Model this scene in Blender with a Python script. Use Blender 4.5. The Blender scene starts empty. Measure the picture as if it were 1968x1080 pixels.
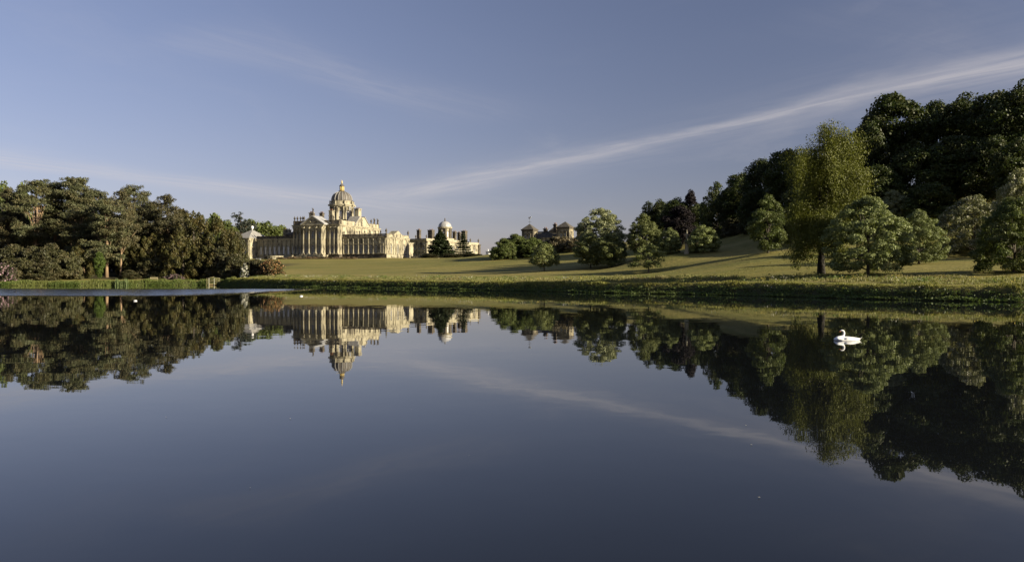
import bpy, math, random
import numpy as np
from mathutils import Matrix, Vector

R = math.radians
SC = bpy.context.scene
COL = SC.collection

# ------------------------------------------------------------------ camera, sky, sun, exposure
CAM_H = 2.4            # eye height over the water
F = 1600.0             # focal length in photo pixels (1968 wide)
HORIZON = 534.0        # photo row of the horizon
cam_d = bpy.data.cameras.new("camera")
cam_d.sensor_width = 36.0
cam_d.lens = 36.0 * F / 1968.0
cam_d.clip_start = 0.1
cam_d.clip_end = 9000
cam = bpy.data.objects.new("camera", cam_d)
COL.objects.link(cam)
cam.location = (0, 0, CAM_H)
cam.rotation_euler = (R(90) - math.atan((540 - HORIZON) / F), 0, 0)
SC.camera = cam

SUN_AZ = 115.0         # degrees clockwise from the view direction (+Y)
SUN_EL = 18.0
sun_dir = Vector((math.sin(R(SUN_AZ)) * math.cos(R(SUN_EL)), math.cos(R(SUN_AZ)) * math.cos(R(SUN_EL)), math.sin(R(SUN_EL))))
sun_d = bpy.data.lights.new("sun", 'SUN')
sun_d.energy = 5.0
sun_d.angle = R(0.53)
sun_d.color = (1.0, 0.89, 0.68)
sun = bpy.data.objects.new("sun", sun_d)
COL.objects.link(sun)
sun.rotation_euler = sun_dir.to_track_quat('Z', 'Y').to_euler()

SC.view_settings.view_transform = 'Standard'
SC.view_settings.look = 'None'
SC.view_settings.gamma = 1.0
SC.view_settings.use_curve_mapping = False
SC.view_settings.exposure = 1.15
SC.cycles.max_bounces = 6
SC.cycles.diffuse_bounces = 2
SC.cycles.glossy_bounces = 3
SC.cycles.transmission_bounces = 3
SC.cycles.transparent_max_bounces = 4
SC.cycles.use_adaptive_sampling = True
SC.cycles.use_denoising = True
SC.cycles.caustics_reflective = False
SC.cycles.caustics_refractive = False

world = bpy.data.worlds.new("World")
SC.world = world
world.use_nodes = True
WT = world.node_tree


class NT:
    """tiny node-tree helper"""
    def __init__(s, t):
        s.t = t
    def n(s, typ, **kw):
        nd = s.t.nodes.new(typ)
        for k, v in kw.items():
            if k.startswith('i_'):
                key = k[2:]
                nd.inputs[int(key) if key.isdigit() else key.replace('_', ' ')].default_value = v
            else:
                setattr(nd, k, v)
        return nd
    def l(s, a, b):
        s.t.links.new(a, b)
    def _in(s, nd, i, v):
        if isinstance(v, bpy.types.NodeSocket):
            s.l(v, nd.inputs[i])
        elif v is not None:
            nd.inputs[i].default_value = v
    def m(s, op, a, b=None, c=None, clamp=False):
        nd = s.t.nodes.new('ShaderNodeMath'); nd.operation = op; nd.use_clamp = clamp
        s._in(nd, 0, a); s._in(nd, 1, b); s._in(nd, 2, c)
        return nd.outputs[0]
    def v(s, op, a, b=None, scale=None):
        nd = s.t.nodes.new('ShaderNodeVectorMath'); nd.operation = op
        s._in(nd, 0, a); s._in(nd, 1, b)
        if scale is not None: s._in(nd, 3, scale)
        return nd.outputs['Value'] if op in ('DOT_PRODUCT', 'LENGTH') else nd.outputs[0]
    def mix(s, f, a, b, blend='MIX'):
        nd = s.t.nodes.new('ShaderNodeMix'); nd.data_type = 'RGBA'; nd.blend_type = blend
        s._in(nd, 0, f); s._in(nd, 6, a); s._in(nd, 7, b)
        return nd.outputs[2]
    def ramp(s, f, a, b):
        """smoothstep from a to b"""
        nd = s.t.nodes.new('ShaderNodeMapRange'); nd.interpolation_type = 'SMOOTHSTEP'
        s._in(nd, 0, f); nd.inputs[1].default_value = a; nd.inputs[2].default_value = b
        return nd.outputs[0]
    def noise(s, vec, scale, detail=4, rough=0.55, dist=0.0):
        nd = s.t.nodes.new('ShaderNodeTexNoise')
        s.l(vec, nd.inputs['Vector']); nd.inputs['Scale'].default_value = scale
        nd.inputs['Detail'].default_value = detail; nd.inputs['Roughness'].default_value = rough
        nd.inputs['Distortion'].default_value = dist
        return nd
    def mapv(s, vec, scale, rot=(0, 0, 0), loc=(0, 0, 0)):
        nd = s.t.nodes.new('ShaderNodeMapping'); s.l(vec, nd.inputs[0])
        nd.inputs['Scale'].default_value = scale; nd.inputs['Rotation'].default_value = rot; nd.inputs['Location'].default_value = loc
        return nd.outputs[0]


def build_sky():
    t = NT(WT)
    for nd in list(WT.nodes): WT.nodes.remove(nd)
    out = t.n('ShaderNodeOutputWorld')
    bg = t.n('ShaderNodeBackground'); bg.inputs['Strength'].default_value = 0.066
    t.l(bg.outputs[0], out.inputs[0])
    sky = t.n('ShaderNodeTexSky', sky_type='NISHITA')
    sky.sun_disc = False
    sky.sun_elevation = R(SUN_EL); sky.sun_rotation = R(SUN_AZ)
    sky.altitude = 50; sky.air_density = 1.0; sky.dust_density = 0.6; sky.ozone_density = 1.8
    tc = t.n('ShaderNodeTexCoord').outputs['Generated']
    d = t.v('NORMALIZE', tc)
    # a polarising filter on clear sky light: strongest at right angles to the sun
    cg = t.v('DOT_PRODUCT', d, tuple(sun_dir))
    c2 = t.m('MULTIPLY', cg, cg)
    pol = t.m('DIVIDE', t.m('SUBTRACT', 1.0, c2), t.m('ADD', 1.0, c2))
    sep0 = t.n('ShaderNodeSeparateXYZ'); t.l(d, sep0.inputs[0])
    filt = t.m('SUBTRACT', 1.0, t.m('MULTIPLY', pol, 0.62))
    c = t.v('MULTIPLY', sky.outputs[0], (1.16, 0.98, 1.05))
    c = t.v('SCALE', c, scale=filt)
    # the picture's soft tone curve on the sky, the same in every direction
    gm = t.n('ShaderNodeGamma'); t.l(c, gm.inputs[0]); gm.inputs[1].default_value = 0.6
    hs = t.n('ShaderNodeHueSaturation'); t.l(t.v('MULTIPLY', gm.outputs[0], (1.43, 1.43, 1.62)), hs.inputs['Color']); hs.inputs['Saturation'].default_value = 1.15
    c = hs.outputs[0]
    # cirrus on a high plane
    z = t.m('MAXIMUM', sep0.outputs[2], 0.03)
    px = t.m('DIVIDE', sep0.outputs[0], z); py = t.m('DIVIDE', sep0.outputs[1], z)
    cmb = t.n('ShaderNodeCombineXYZ'); t.l(px, cmb.inputs[0]); t.l(py, cmb.inputs[1])
    P = cmb.outputs[0]
    warp = t.noise(P, 0.9, 5, 0.6)
    wv = t.v('SCALE', t.v('SUBTRACT', warp.outputs['Color'], (0.5, 0.5, 0.5)), scale=0.42)
    Pw = t.v('ADD', P, wv)
    def band(a, b, w_mid, w_end, centre, soft=1.0):
        ax, ay = a; bx, by = b
        L = math.hypot(bx - ax, by - ay); ux, uy = (bx - ax) / L, (by - ay) / L
        along = t.v('DOT_PRODUCT', t.v('SUBTRACT', P, (ax, ay, 0)), (ux / L, uy / L, 0))
        across = t.v('DOT_PRODUCT', t.v('SUBTRACT', Pw, (ax, ay, 0)), (-uy, ux, 0))
        dd = t.m('ABSOLUTE', t.m('SUBTRACT', along, centre))
        w = t.m('ADD', w_mid, t.m('MULTIPLY', dd, w_end))
        q = t.m('DIVIDE', across, w)
        g = t.m('EXPONENT', t.m('MULTIPLY', t.m('MULTIPLY', q, q), -1.0))
        inside = t.m('MULTIPLY', t.ramp(along, -0.12, 0.12), t.m('SUBTRACT', 1.0, t.ramp(along, 0.9, 1.9)))
        # streaks along the band
        ang = math.atan2(uy, ux)
        st = t.noise(t.mapv(Pw, (0.7, 5.0, 1.0), (0, 0, 0)) if False else t.mapv(t.mapv(P, (1, 1, 1), (0, 0, -ang)), (0.9, 6.5, 1.0)), 1.0, 8, 0.70, 0.9)
        stf = t.m('MULTIPLY_ADD', t.ramp(st.outputs['Fac'], 0.28, 0.74), 0.60, 0.26, clamp=True)
        return t.m('MULTIPLY', t.m('MULTIPLY', g, inside), stf)
    b1 = band((-1.58, 10.39), (2.37, 3.86), 0.10, 0.58, 0.76)
    b1w = band((-1.4, 10.2), (2.6, 3.7), 0.42, 0.9, 0.65)
    b2 = band((-5.2, 5.6), (-2.4, 10.6), 0.42, 0.9, 0.5)
    b3 = band((-1.35, 3.4), (-0.55, 4.55), 0.20, 0.2, 0.5)
    b4 = band((1.2, 3.0), (2.4, 3.9), 0.18, 0.5, 0.5)
    wisp = t.noise(t.mapv(Pw, (0.55, 0.22, 1.0), (0, 0, R(-52))), 1.0, 7, 0.62, 0.8)
    wf = t.m('MULTIPLY', t.ramp(wisp.outputs['Fac'], 0.48, 0.84), 0.13)
    s = t.m('ADD', t.m('MULTIPLY', b1, 0.46), t.m('MULTIPLY', b1w, 0.15))
    s = t.m('ADD', s, t.m('MULTIPLY', b2, 0.50))
    s = t.m('ADD', s, t.m('MULTIPLY', b3, 0.17))
    s = t.m('ADD', s, t.m('MULTIPLY', b4, 0.06))
    s = t.m('ADD', s, wf, clamp=True)
    up = t.ramp(sep0.outputs[2], 0.015, 0.06)
    s = t.m('MULTIPLY', s, up)
    c = t.mix(s, c, (4.7, 4.35, 4.3, 1))
    t.l(c, bg.inputs[0])
build_sky()


# ------------------------------------------------------------------ helpers
def tag(o, label=None, cat=None, group=None, kind=None):
    if label: o['label'] = label
    if cat: o['category'] = cat
    if group: o['group'] = group
    if kind: o['kind'] = kind
    return o


def empty(name, loc, rz=0.0, scale=None):
    o = bpy.data.objects.new(name, None)
    o.empty_display_size = 0.5
    COL.objects.link(o)
    o.location = loc
    o.rotation_euler = (0, 0, rz)
    if scale is not None: o.scale = scale
    return o


def link(name, me, parent=None, loc=(0, 0, 0), rz=0.0, scale=None):
    o = bpy.data.objects.new(name, me)
    COL.objects.link(o)
    if parent is not None: o.parent = parent
    o.location = loc
    o.rotation_euler = (0, 0, rz)
    if scale is not None: o.scale = scale
    return o


KIDS = {}
def copy_tree(o, parent=None):
    c = o.copy(); COL.objects.link(c)
    if parent is not None: c.parent = parent
    for ch in list(o.children): copy_tree(ch, c)
    return c


def mesh_np(name, verts, faces, mats, smooth=False):
    """verts (n,3), faces (m,k) with k 3 or 4"""
    verts = np.ascontiguousarray(verts, dtype=np.float32)
    faces = np.ascontiguousarray(faces, dtype=np.int32)
    me = bpy.data.meshes.new(name)
    nf, k = faces.shape
    me.vertices.add(len(verts)); me.vertices.foreach_set('co', verts.ravel())
    me.loops.add(nf * k); me.loops.foreach_set('vertex_index', faces.ravel())
    me.polygons.add(nf)
    me.polygons.foreach_set('loop_start', np.arange(0, nf * k, k, dtype=np.int32))
    try: me.polygons.foreach_set('loop_total', np.full(nf, k, dtype=np.int32))
    except Exception: pass
    if smooth: me.polygons.foreach_set('use_smooth', np.ones(nf, dtype=bool))
    for m in (mats if isinstance(mats, (list, tuple)) else [mats]): me.materials.append(m)
    me.update(calc_edges=True)
    return me


class MB:
    def __init__(s):
        s.V = []; s.Fc = []; s.sm = []
    def add(s, vs, fs, smooth=False):
        b = len(s.V); s.V += [tuple(v) for v in vs]
        for f in fs: s.Fc.append(tuple(i + b for i in f)); s.sm.append(smooth)
        return s
    def box(s, x0, x1, y0, y1, z0, z1):
        vs = [(x0, y0, z0), (x1, y0, z0), (x1, y1, z0), (x0, y1, z0), (x0, y0, z1), (x1, y0, z1), (x1, y1, z1), (x0, y1, z1)]
        return s.add(vs, [(0, 3, 2, 1), (4, 5, 6, 7), (0, 1, 5, 4), (1, 2, 6, 5), (2, 3, 7, 6), (3, 0, 4, 7)])
    def cbox(s, c, sx, sy, sz):
        return s.box(c[0] - sx / 2, c[0] + sx / 2, c[1] - sy / 2, c[1] + sy / 2, c[2] - sz / 2, c[2] + sz / 2)
    def frustum(s, x0, x1, y0, y1, z0, X0, X1, Y0, Y1, z1):
        vs = [(x0, y0, z0), (x1, y0, z0), (x1, y1, z0), (x0, y1, z0), (X0, Y0, z1), (X1, Y0, z1), (X1, Y1, z1), (X0, Y1, z1)]
        return s.add(vs, [(0, 3, 2, 1), (4, 5, 6, 7), (0, 1, 5, 4), (1, 2, 6, 5), (2, 3, 7, 6), (3, 0, 4, 7)])
    def prism(s, pts, axis, a, b):
        """pts 2D polygon extruded along axis 'x','y','z' from a to b"""
        def P(p, t):
            return (t, p[0], p[1]) if axis == 'x' else (p[0], t, p[1]) if axis == 'y' else (p[0], p[1], t)
        n = len(pts)
        vs = [P(p, a) for p in pts] + [P(p, b) for p in pts]
        fs = [tuple(range(n)), tuple(range(2 * n - 1, n - 1, -1))]
        for i in range(n):
            j = (i + 1) % n; fs.append((i, i + n, j + n, j))
        return s.add(vs, fs)
    def lathe(s, prof, n=12, c=(0, 0, 0), smooth=True, rib=None):
        vs = []; fs = []
        for (r, z) in prof:
            for k in range(n):
                a = 2 * math.pi * k / n
                rr = r * (rib(k, n, z) if rib else 1.0)
                vs.append((c[0] + rr * math.cos(a), c[1] + rr * math.sin(a), c[2] + z))
        for i in range(len(prof) - 1):
            for k in range(n):
                k2 = (k + 1) % n
                fs.append((i * n + k, i * n + k2, (i + 1) * n + k2, (i + 1) * n + k))
        fs.append(tuple(range(n - 1, -1, -1)))
        m = (len(prof) - 1) * n
        fs.append(tuple(range(m, m + n)))
        return s.add(vs, fs, smooth)
    def tube(s, pts, rad, n=6, smooth=True, sy=1.0):
        pts = [Vector(p) for p in pts]
        vs = []; fs = []
        up = Vector((0.13, 0.21, 1)).normalized()
        for i, p in enumerate(pts):
            d = (pts[min(i + 1, len(pts) - 1)] - pts[max(i - 1, 0)])
            if d.length < 1e-6: d = Vector((0, 0, 1))
            d.normalize()
            a = d.cross(up)
            if a.length < 0.05: a = d.cross(Vector((1, 0, 0)))
            a.normalize(); b = d.cross(a).normalized()
            r = rad[i] if hasattr(rad, '__len__') else rad
            for k in range(n):
                t = 2 * math.pi * k / n
                q = p + a * (r * math.cos(t)) + b * (r * sy * math.sin(t))
                vs.append(q)
        for i in range(len(pts) - 1):
            for k in range(n):
                k2 = (k + 1) % n
                fs.append((i * n + k, i * n + k2, (i + 1) * n + k2, (i + 1) * n + k))
        fs.append(tuple(range(n - 1, -1, -1)))
        m = (len(pts) - 1) * n
        fs.append(tuple(range(m, m + n)))
        return s.add(vs, fs, smooth)
    def facade(s, base, du, nrm, width, z0, z1, ops=(), reveal=0.4):
        """a wall skin with rectangular openings (a0,a1,b0,b1[,arch]) and their reveals; arch fills the top corners"""
        base = Vector(base); du = Vector(du); nrm = Vector(nrm)
        def P(a, z, dep=0.0): return base + du * a + Vector((0, 0, z)) - nrm * dep
        xs = sorted({0.0, width} | {o[0] for o in ops} | {o[1] for o in ops})
        zs = sorted({z0, z1} | {o[2] for o in ops} | {o[3] for o in ops})
        for i in range(len(xs) - 1):
            for j in range(len(zs) - 1):
                ca, cz = (xs[i] + xs[i + 1]) / 2, (zs[j] + zs[j + 1]) / 2
                if any(o[0] < ca < o[1] and o[2] < cz < o[3] for o in ops): continue
                s.add([P(xs[i], zs[j]), P(xs[i + 1], zs[j]), P(xs[i + 1], zs[j + 1]), P(xs[i], zs[j + 1])], [(0, 1, 2, 3)])
        for o in ops:
            a0, a1, b0, b1 = o[:4]
            for (p, q) in (((a0, b0), (a1, b0)), ((a1, b0), (a1, b1)), ((a1, b1), (a0, b1)), ((a0, b1), (a0, b0))):
                s.add([P(*p), P(*q), P(q[0], q[1], reveal), P(p[0], p[1], reveal)], [(0, 1, 2, 3)])
            if len(o) > 4 and o[4]:
                r = (a1 - a0) / 2; cx = (a0 + a1) / 2; cz = b1 - r; n = 6
                for sg in (-1, 1):
                    arc = [P(cx + sg * r * math.cos(t * math.pi / 2 / n), cz + r * math.sin(t * math.pi / 2 / n), 0.02) for t in range(n + 1)]
                    s.add([P(cx + sg * r, b1, 0.02)] + arc, [tuple(range(n + 2))])
                    arc2 = [q - nrm * (reveal - 0.04) for q in arc]
                    for t in range(n): s.add([arc[t], arc[t + 1], arc2[t + 1], arc2[t]], [(0, 1, 2, 3)])
        return s
    def mesh(s, name, mat):
        me = bpy.data.meshes.new(name)
        me.from_pydata([tuple(v) for v in s.V], [], s.Fc)
        me.polygons.foreach_set('use_smooth', s.sm)
        me.materials.append(mat)
        me.update()
        return me
    def build(s, name, mat, parent=None, loc=(0, 0, 0), rz=0.0):
        return link(name, s.mesh(name, mat), parent, loc, rz)


# ------------------------------------------------------------------ materials
def mat_new(name):
    m = bpy.data.materials.new(name); m.use_nodes = True
    t = NT(m.node_tree)
    for nd in list(m.node_tree.nodes): m.node_tree.nodes.remove(nd)
    out = t.n('ShaderNodeOutputMaterial')
    return m, t, out


def leaf_mat(name, c1, c2, c3=None, transl=0.3, rough=0.55, spot=None, scale=0.35):
    """leaf colours change from leaf to leaf and in soft drifts through the crown"""
    m, t, out = mat_new(name)
    geo = t.n('ShaderNodeNewGeometry')
    oi = t.n('ShaderNodeObjectInfo')
    tc = t.n('ShaderNodeTexCoord')
    nz = t.noise(tc.outputs['Object'], scale, 3, 0.6)
    rnd = geo.outputs['Random Per Island']
    c = t.mix(rnd, (*c1, 1), (*c2, 1))
    if c3: c = t.mix(t.ramp(nz.outputs['Fac'], 0.42, 0.66), c, (*c3, 1))
    k = t.m('MULTIPLY_ADD', oi.outputs['Random'], 0.35, 0.82)
    c = t.v('SCALE', c, scale=k)
    if spot:
        frac, sc = spot
        f = t.m('GREATER_THAN', t.m('FRACT', t.m('MULTIPLY', rnd, 7.13)), 1.0 - frac)
        c = t.mix(f, c, (*sc, 1))
    df = t.n('ShaderNodeBsdfPrincipled')
    t.l(c, df.inputs['Base Color']); df.inputs['Roughness'].default_value = rough
    df.inputs['Specular IOR Level'].default_value = 0.25
    tr = t.n('ShaderNodeBsdfTranslucent'); t.l(t.v('MULTIPLY', c, (1.15, 1.2, 0.6)), tr.inputs['Color'])
    mx = t.n('ShaderNodeMixShader'); mx.inputs[0].default_value = transl
    t.l(df.outputs[0], mx.inputs[1]); t.l(tr.outputs[0], mx.inputs[2]); t.l(mx.outputs[0], out.inputs[0])
    return m


def surf_mat(name, c1, c2, scale=1.0, rough=0.8, metal=0.0, stretch=(1, 1, 1), lo=0.35, hi=0.65, c3=None, s3=0.2, lo3=0.5, hi3=0.7, bump=0.0, spec=0.3):
    m, t, out = mat_new(name)
    tc = t.n('ShaderNodeTexCoord')
    v = t.mapv(tc.outputs['Object'], stretch)
    nz = t.noise(v, scale, 6, 0.62)
    c = t.mix(t.ramp(nz.outputs['Fac'], lo, hi), (*c1, 1), (*c2, 1))
    if c3:
        n3 = t.noise(t.mapv(tc.outputs['Object'], stretch, (0, 0, 0), (7, 3, 5)), s3, 6, 0.7)
        c = t.mix(t.ramp(n3.outputs['Fac'], lo3, hi3), c, (*c3, 1))
    p = t.n('ShaderNodeBsdfPrincipled')
    t.l(c, p.inputs['Base Color']); p.inputs['Roughness'].default_value = rough; p.inputs['Metallic'].default_value = metal
    p.inputs['Specular IOR Level'].default_value = spec
    if bump:
        b = t.n('ShaderNodeBump'); b.inputs['Strength'].default_value = bump; b.inputs['Distance'].default_value = 0.1
        t.l(nz.outputs['Fac'], b.inputs['Height']); t.l(b.outputs[0], p.inputs['Normal'])
    t.l(p.outputs[0], out.inputs[0])
    return m


M = {}
M['stone'] = surf_mat('pale_stone', (0.29, 0.258, 0.172), (0.39, 0.35, 0.24), 0.35, 0.85, c3=(0.065, 0.055, 0.040), s3=0.30, lo3=0.44, hi3=0.64, stretch=(1, 1, 0.55))
M['stone_trim'] = surf_mat('carved_stone', (0.30, 0.268, 0.18), (0.39, 0.35, 0.245), 0.6, 0.85, c3=(0.10, 0.085, 0.062), s3=0.5, lo3=0.48, hi3=0.64)
M['dark_stone'] = surf_mat('shade_darkened_stone', (0.22, 0.19, 0.12), (0.32, 0.28, 0.18), 0.35, 0.88, c3=(0.05, 0.043, 0.032), s3=0.3, lo3=0.40, hi3=0.60, stretch=(1, 1, 0.55))  # weathered stone, its colour darkened to stand in for shade on the stables
M['soot'] = surf_mat('sooty_stone', (0.05, 0.043, 0.034), (0.12, 0.10, 0.072), 0.8, 0.9, c3=(0.22, 0.18, 0.11), s3=0.6, lo3=0.56, hi3=0.68)
M['lead'] = surf_mat('lead_sheet', (0.20, 0.19, 0.17), (0.27, 0.255, 0.225), 0.7, 0.6, stretch=(1, 1, 0.3), spec=0.4)
M['pale_lead'] = surf_mat('pale_lead', (0.28, 0.275, 0.265), (0.36, 0.355, 0.34), 0.7, 0.5)
M['dome_lead'] = surf_mat('dome_lead', (0.085, 0.075, 0.062), (0.14, 0.124, 0.102), 0.7, 0.6, stretch=(1, 1, 0.25))
M['gold'] = surf_mat('gilded_metal', (0.50, 0.38, 0.14), (0.60, 0.47, 0.20), 1.5, 0.7)
M['white'] = surf_mat('white_paint', (0.62, 0.61, 0.58), (0.70, 0.69, 0.66), 2.0, 0.6)
M['glass'] = surf_mat('window_glass', (0.02, 0.023, 0.03), (0.045, 0.05, 0.06), 0.5, 0.08, spec=0.6)
M['slate'] = surf_mat('stone_slates', (0.055, 0.05, 0.042), (0.10, 0.09, 0.07), 1.2, 0.85)
M['brick'] = surf_mat('chimney_pot_clay', (0.20, 0.10, 0.055), (0.27, 0.15, 0.085), 1.2, 0.85)
M['bark'] = surf_mat('grey_brown_bark', (0.055, 0.045, 0.034), (0.095, 0.08, 0.06), 1.2, 0.9, stretch=(1, 1, 0.25))
M['dark_bark'] = surf_mat('dark_bark', (0.018, 0.015, 0.012), (0.035, 0.03, 0.024), 1.2, 0.9, stretch=(1, 1, 0.25))
M['pine_bark'] = surf_mat('orange_pine_bark', (0.21, 0.145, 0.085), (0.30, 0.205, 0.12), 0.8, 0.9, stretch=(1, 1, 0.2), c3=(0.17, 0.13, 0.10), s3=0.3)
M['wood'] = surf_mat('weathered_timber', (0.36, 0.27, 0.12), (0.48, 0.36, 0.17), 2.0, 0.75, stretch=(0.3, 3, 3))
M['bench_wood'] = surf_mat('silvered_timber', (0.26, 0.225, 0.12), (0.36, 0.31, 0.17), 2.0, 0.8, stretch=(0.3, 3, 3))
M['pale_post'] = surf_mat('pale_post', (0.36, 0.35, 0.26), (0.44, 0.43, 0.33), 2.0, 0.7)
M['feather'] = surf_mat('white_feathers', (0.66, 0.66, 0.64), (0.76, 0.75, 0.73), 9.0, 0.75, stretch=(0.5, 2, 2))
M['black'] = surf_mat('black_feathers', (0.012, 0.011, 0.012), (0.022, 0.02, 0.02), 6.0, 0.5)
M['orange'] = surf_mat('orange_beak', (0.55, 0.17, 0.03), (0.6, 0.2, 0.04), 8.0, 0.5)

LM = {}
LM['pine'] = leaf_mat('pine_needles', (0.060, 0.067, 0.031), (0.098, 0.103, 0.048), (0.106, 0.094, 0.043), 0.15)
LM['pine_brown'] = leaf_mat('brown_pine_needles', (0.074, 0.066, 0.031), (0.118, 0.101, 0.046), (0.060, 0.062, 0.031), 0.15)
LM['yew'] = leaf_mat('yew_needles', (0.037, 0.039, 0.011), (0.068, 0.064, 0.018), (0.083, 0.066, 0.020), 0.15)
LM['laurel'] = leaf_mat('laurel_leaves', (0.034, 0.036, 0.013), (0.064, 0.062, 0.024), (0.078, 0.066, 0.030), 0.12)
LM['pink'] = leaf_mat('pink_blossom_bush', (0.036, 0.040, 0.018), (0.070, 0.062, 0.034), None, 0.15, spot=(0.22, (0.32, 0.20, 0.235)))
LM['white_bloom'] = leaf_mat('white_blossom_bush', (0.040, 0.044, 0.018), (0.072, 0.075, 0.03), None, 0.15, spot=(0.34, (0.62, 0.60, 0.52)))
LM['orange_bloom'] = leaf_mat('orange_blossom_bush', (0.046, 0.046, 0.016), (0.085, 0.070, 0.026), None, 0.15, spot=(0.28, (0.36, 0.20, 0.09)))
LM['green'] = leaf_mat('green_leaves', (0.062, 0.085, 0.020), (0.119, 0.144, 0.037), (0.100, 0.112, 0.035), 0.3)
LM['fresh'] = leaf_mat('fresh_green_leaves', (0.055, 0.085, 0.014), (0.09, 0.125, 0.024), None, 0.35)
LM['silver'] = leaf_mat('silvery_leaves', (0.115, 0.142, 0.045), (0.225, 0.250, 0.100), (0.145, 0.165, 0.055), 0.22)
LM['pale'] = leaf_mat('pale_silver_leaves', (0.150, 0.165, 0.075), (0.300, 0.310, 0.170), (0.185, 0.195, 0.085), 0.2)
LM['verge'] = leaf_mat('verge_grass_blades', (0.085, 0.112, 0.026), (0.150, 0.175, 0.045), (0.125, 0.130, 0.036), 0.3, scale=0.06)
LM['olive'] = leaf_mat('olive_leaves', (0.095, 0.112, 0.036), (0.185, 0.200, 0.070), (0.13, 0.145, 0.05), 0.25)
LM['birch'] = leaf_mat('birch_leaves', (0.076, 0.086, 0.013), (0.128, 0.136, 0.023), (0.092, 0.098, 0.016), 0.25)
LM['wood'] = leaf_mat('woodland_leaves', (0.024, 0.038, 0.008), (0.054, 0.070, 0.015), (0.050, 0.054, 0.014), 0.22)  # leaf colour darkened so it carries part of the wood's shade
LM['purple'] = leaf_mat('purple_leaves', (0.007, 0.005, 0.006), (0.015, 0.010, 0.010), None, 0.15, rough=0.8)
LM['spruce'] = leaf_mat('spruce_needles', (0.020, 0.030, 0.012), (0.045, 0.058, 0.022), None, 0.1)
LM['cedar'] = leaf_mat('cedar_needles', (0.030, 0.036, 0.026), (0.055, 0.062, 0.045), None, 0.1)
LM['brownleaf'] = leaf_mat('bronze_leaves', (0.090, 0.070, 0.038), (0.14, 0.11, 0.06), (0.07, 0.065, 0.035), 0.2)
LM['hawthorn'] = leaf_mat('hawthorn_leaves', (0.120, 0.130, 0.054), (0.204, 0.204, 0.096), None, 0.25, spot=(0.14, (0.46, 0.44, 0.34)))
LM['bank'] = leaf_mat('bank_leaves', (0.052, 0.081, 0.016), (0.115, 0.155, 0.032), (0.086, 0.109, 0.029), 0.3, scale=0.12)
LM['meadow'] = leaf_mat('meadow_grass', (0.144, 0.150, 0.043), (0.252, 0.240, 0.090), (0.204, 0.174, 0.074), 0.3, scale=0.10)
LM['shortgrass'] = leaf_mat('short_grass', (0.149, 0.149, 0.034), (0.230, 0.213, 0.057), (0.184, 0.184, 0.041), 0.3, scale=0.06)
LM['reed'] = leaf_mat('reed_leaves', (0.10, 0.15, 0.045), (0.20, 0.24, 0.10), None, 0.3)
LM['umbel'] = leaf_mat('white_umbels', (0.42, 0.40, 0.32), (0.60, 0.57, 0.47), None, 0.2)
LM['yellow'] = leaf_mat('yellow_flowers', (0.42, 0.33, 0.05), (0.56, 0.45, 0.10), None, 0.2)
LM['border'] = leaf_mat('border_plants', (0.16, 0.10, 0.055), (0.24, 0.17, 0.10), (0.10, 0.09, 0.04), 0.2)


# ------------------------------------------------------------------ the ground and the lake
def W(px, d, z=None, py=None):
    """world point at depth d (metres ahead) on the sight line of a photo column"""
    x = (px - 984.0) / F * d
    if py is not None: z = CAM_H + (HORIZON - py) / F * d
    return (x, d, z)


SHORE_PX = [(0, 248), (100, 252), (200, 259), (300, 264), (380, 270), (425, 268), (455, 252), (480, 240), (540, 222), (600, 209), (720, 192), (840, 174),
            (960, 157), (1080, 142), (1200, 129), (1320, 121), (1440, 112), (1570, 101), (1700, 92), (1830, 86.5), (1968, 82)]
shore = [W(p, d)[:2] for p, d in SHORE_PX]
lake = [(-290, 150), (-270, 210), (-210, 240)] + shore + [(62, 78), (84, 70), (108, 56), (120, 34), (105, 14), (60, 5), (20, 3.0), (0, 2.7), (-25, 3.2), (-80, 5), (-170, 14), (-250, 50)]
lake = np.array(lake)


def signed_shore(x, y):
    """distance to the water's edge: > 0 on land"""
    x = np.asarray(x, float); y = np.asarray(y, float)
    shp = x.shape; x = x.ravel(); y = y.ravel()
    best = np.full(len(x), 1e9); inside = np.zeros(len(x), bool)
    n = len(lake)
    for i in range(n):
        ax, ay = lake[i]; bx, by = lake[(i + 1) % n]
        dx, dy = bx - ax, by - ay
        tt = np.clip(((x - ax) * dx + (y - ay) * dy) / (dx * dx + dy * dy), 0, 1)
        best = np.minimum(best, np.hypot(x - ax - tt * dx, y - ay - tt * dy))
        c = ((ay > y) != (by > y)) & (x < (bx - ax) * (y - ay) / (by - ay + 1e-12) + ax)
        inside ^= c
    return np.where(inside, -best, best).reshape(shp)


CP = []
def cp(px, d, py=None, z=None):
    x, y, zz = W(px, d, z, py); CP.append((x, y, zz))
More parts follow.
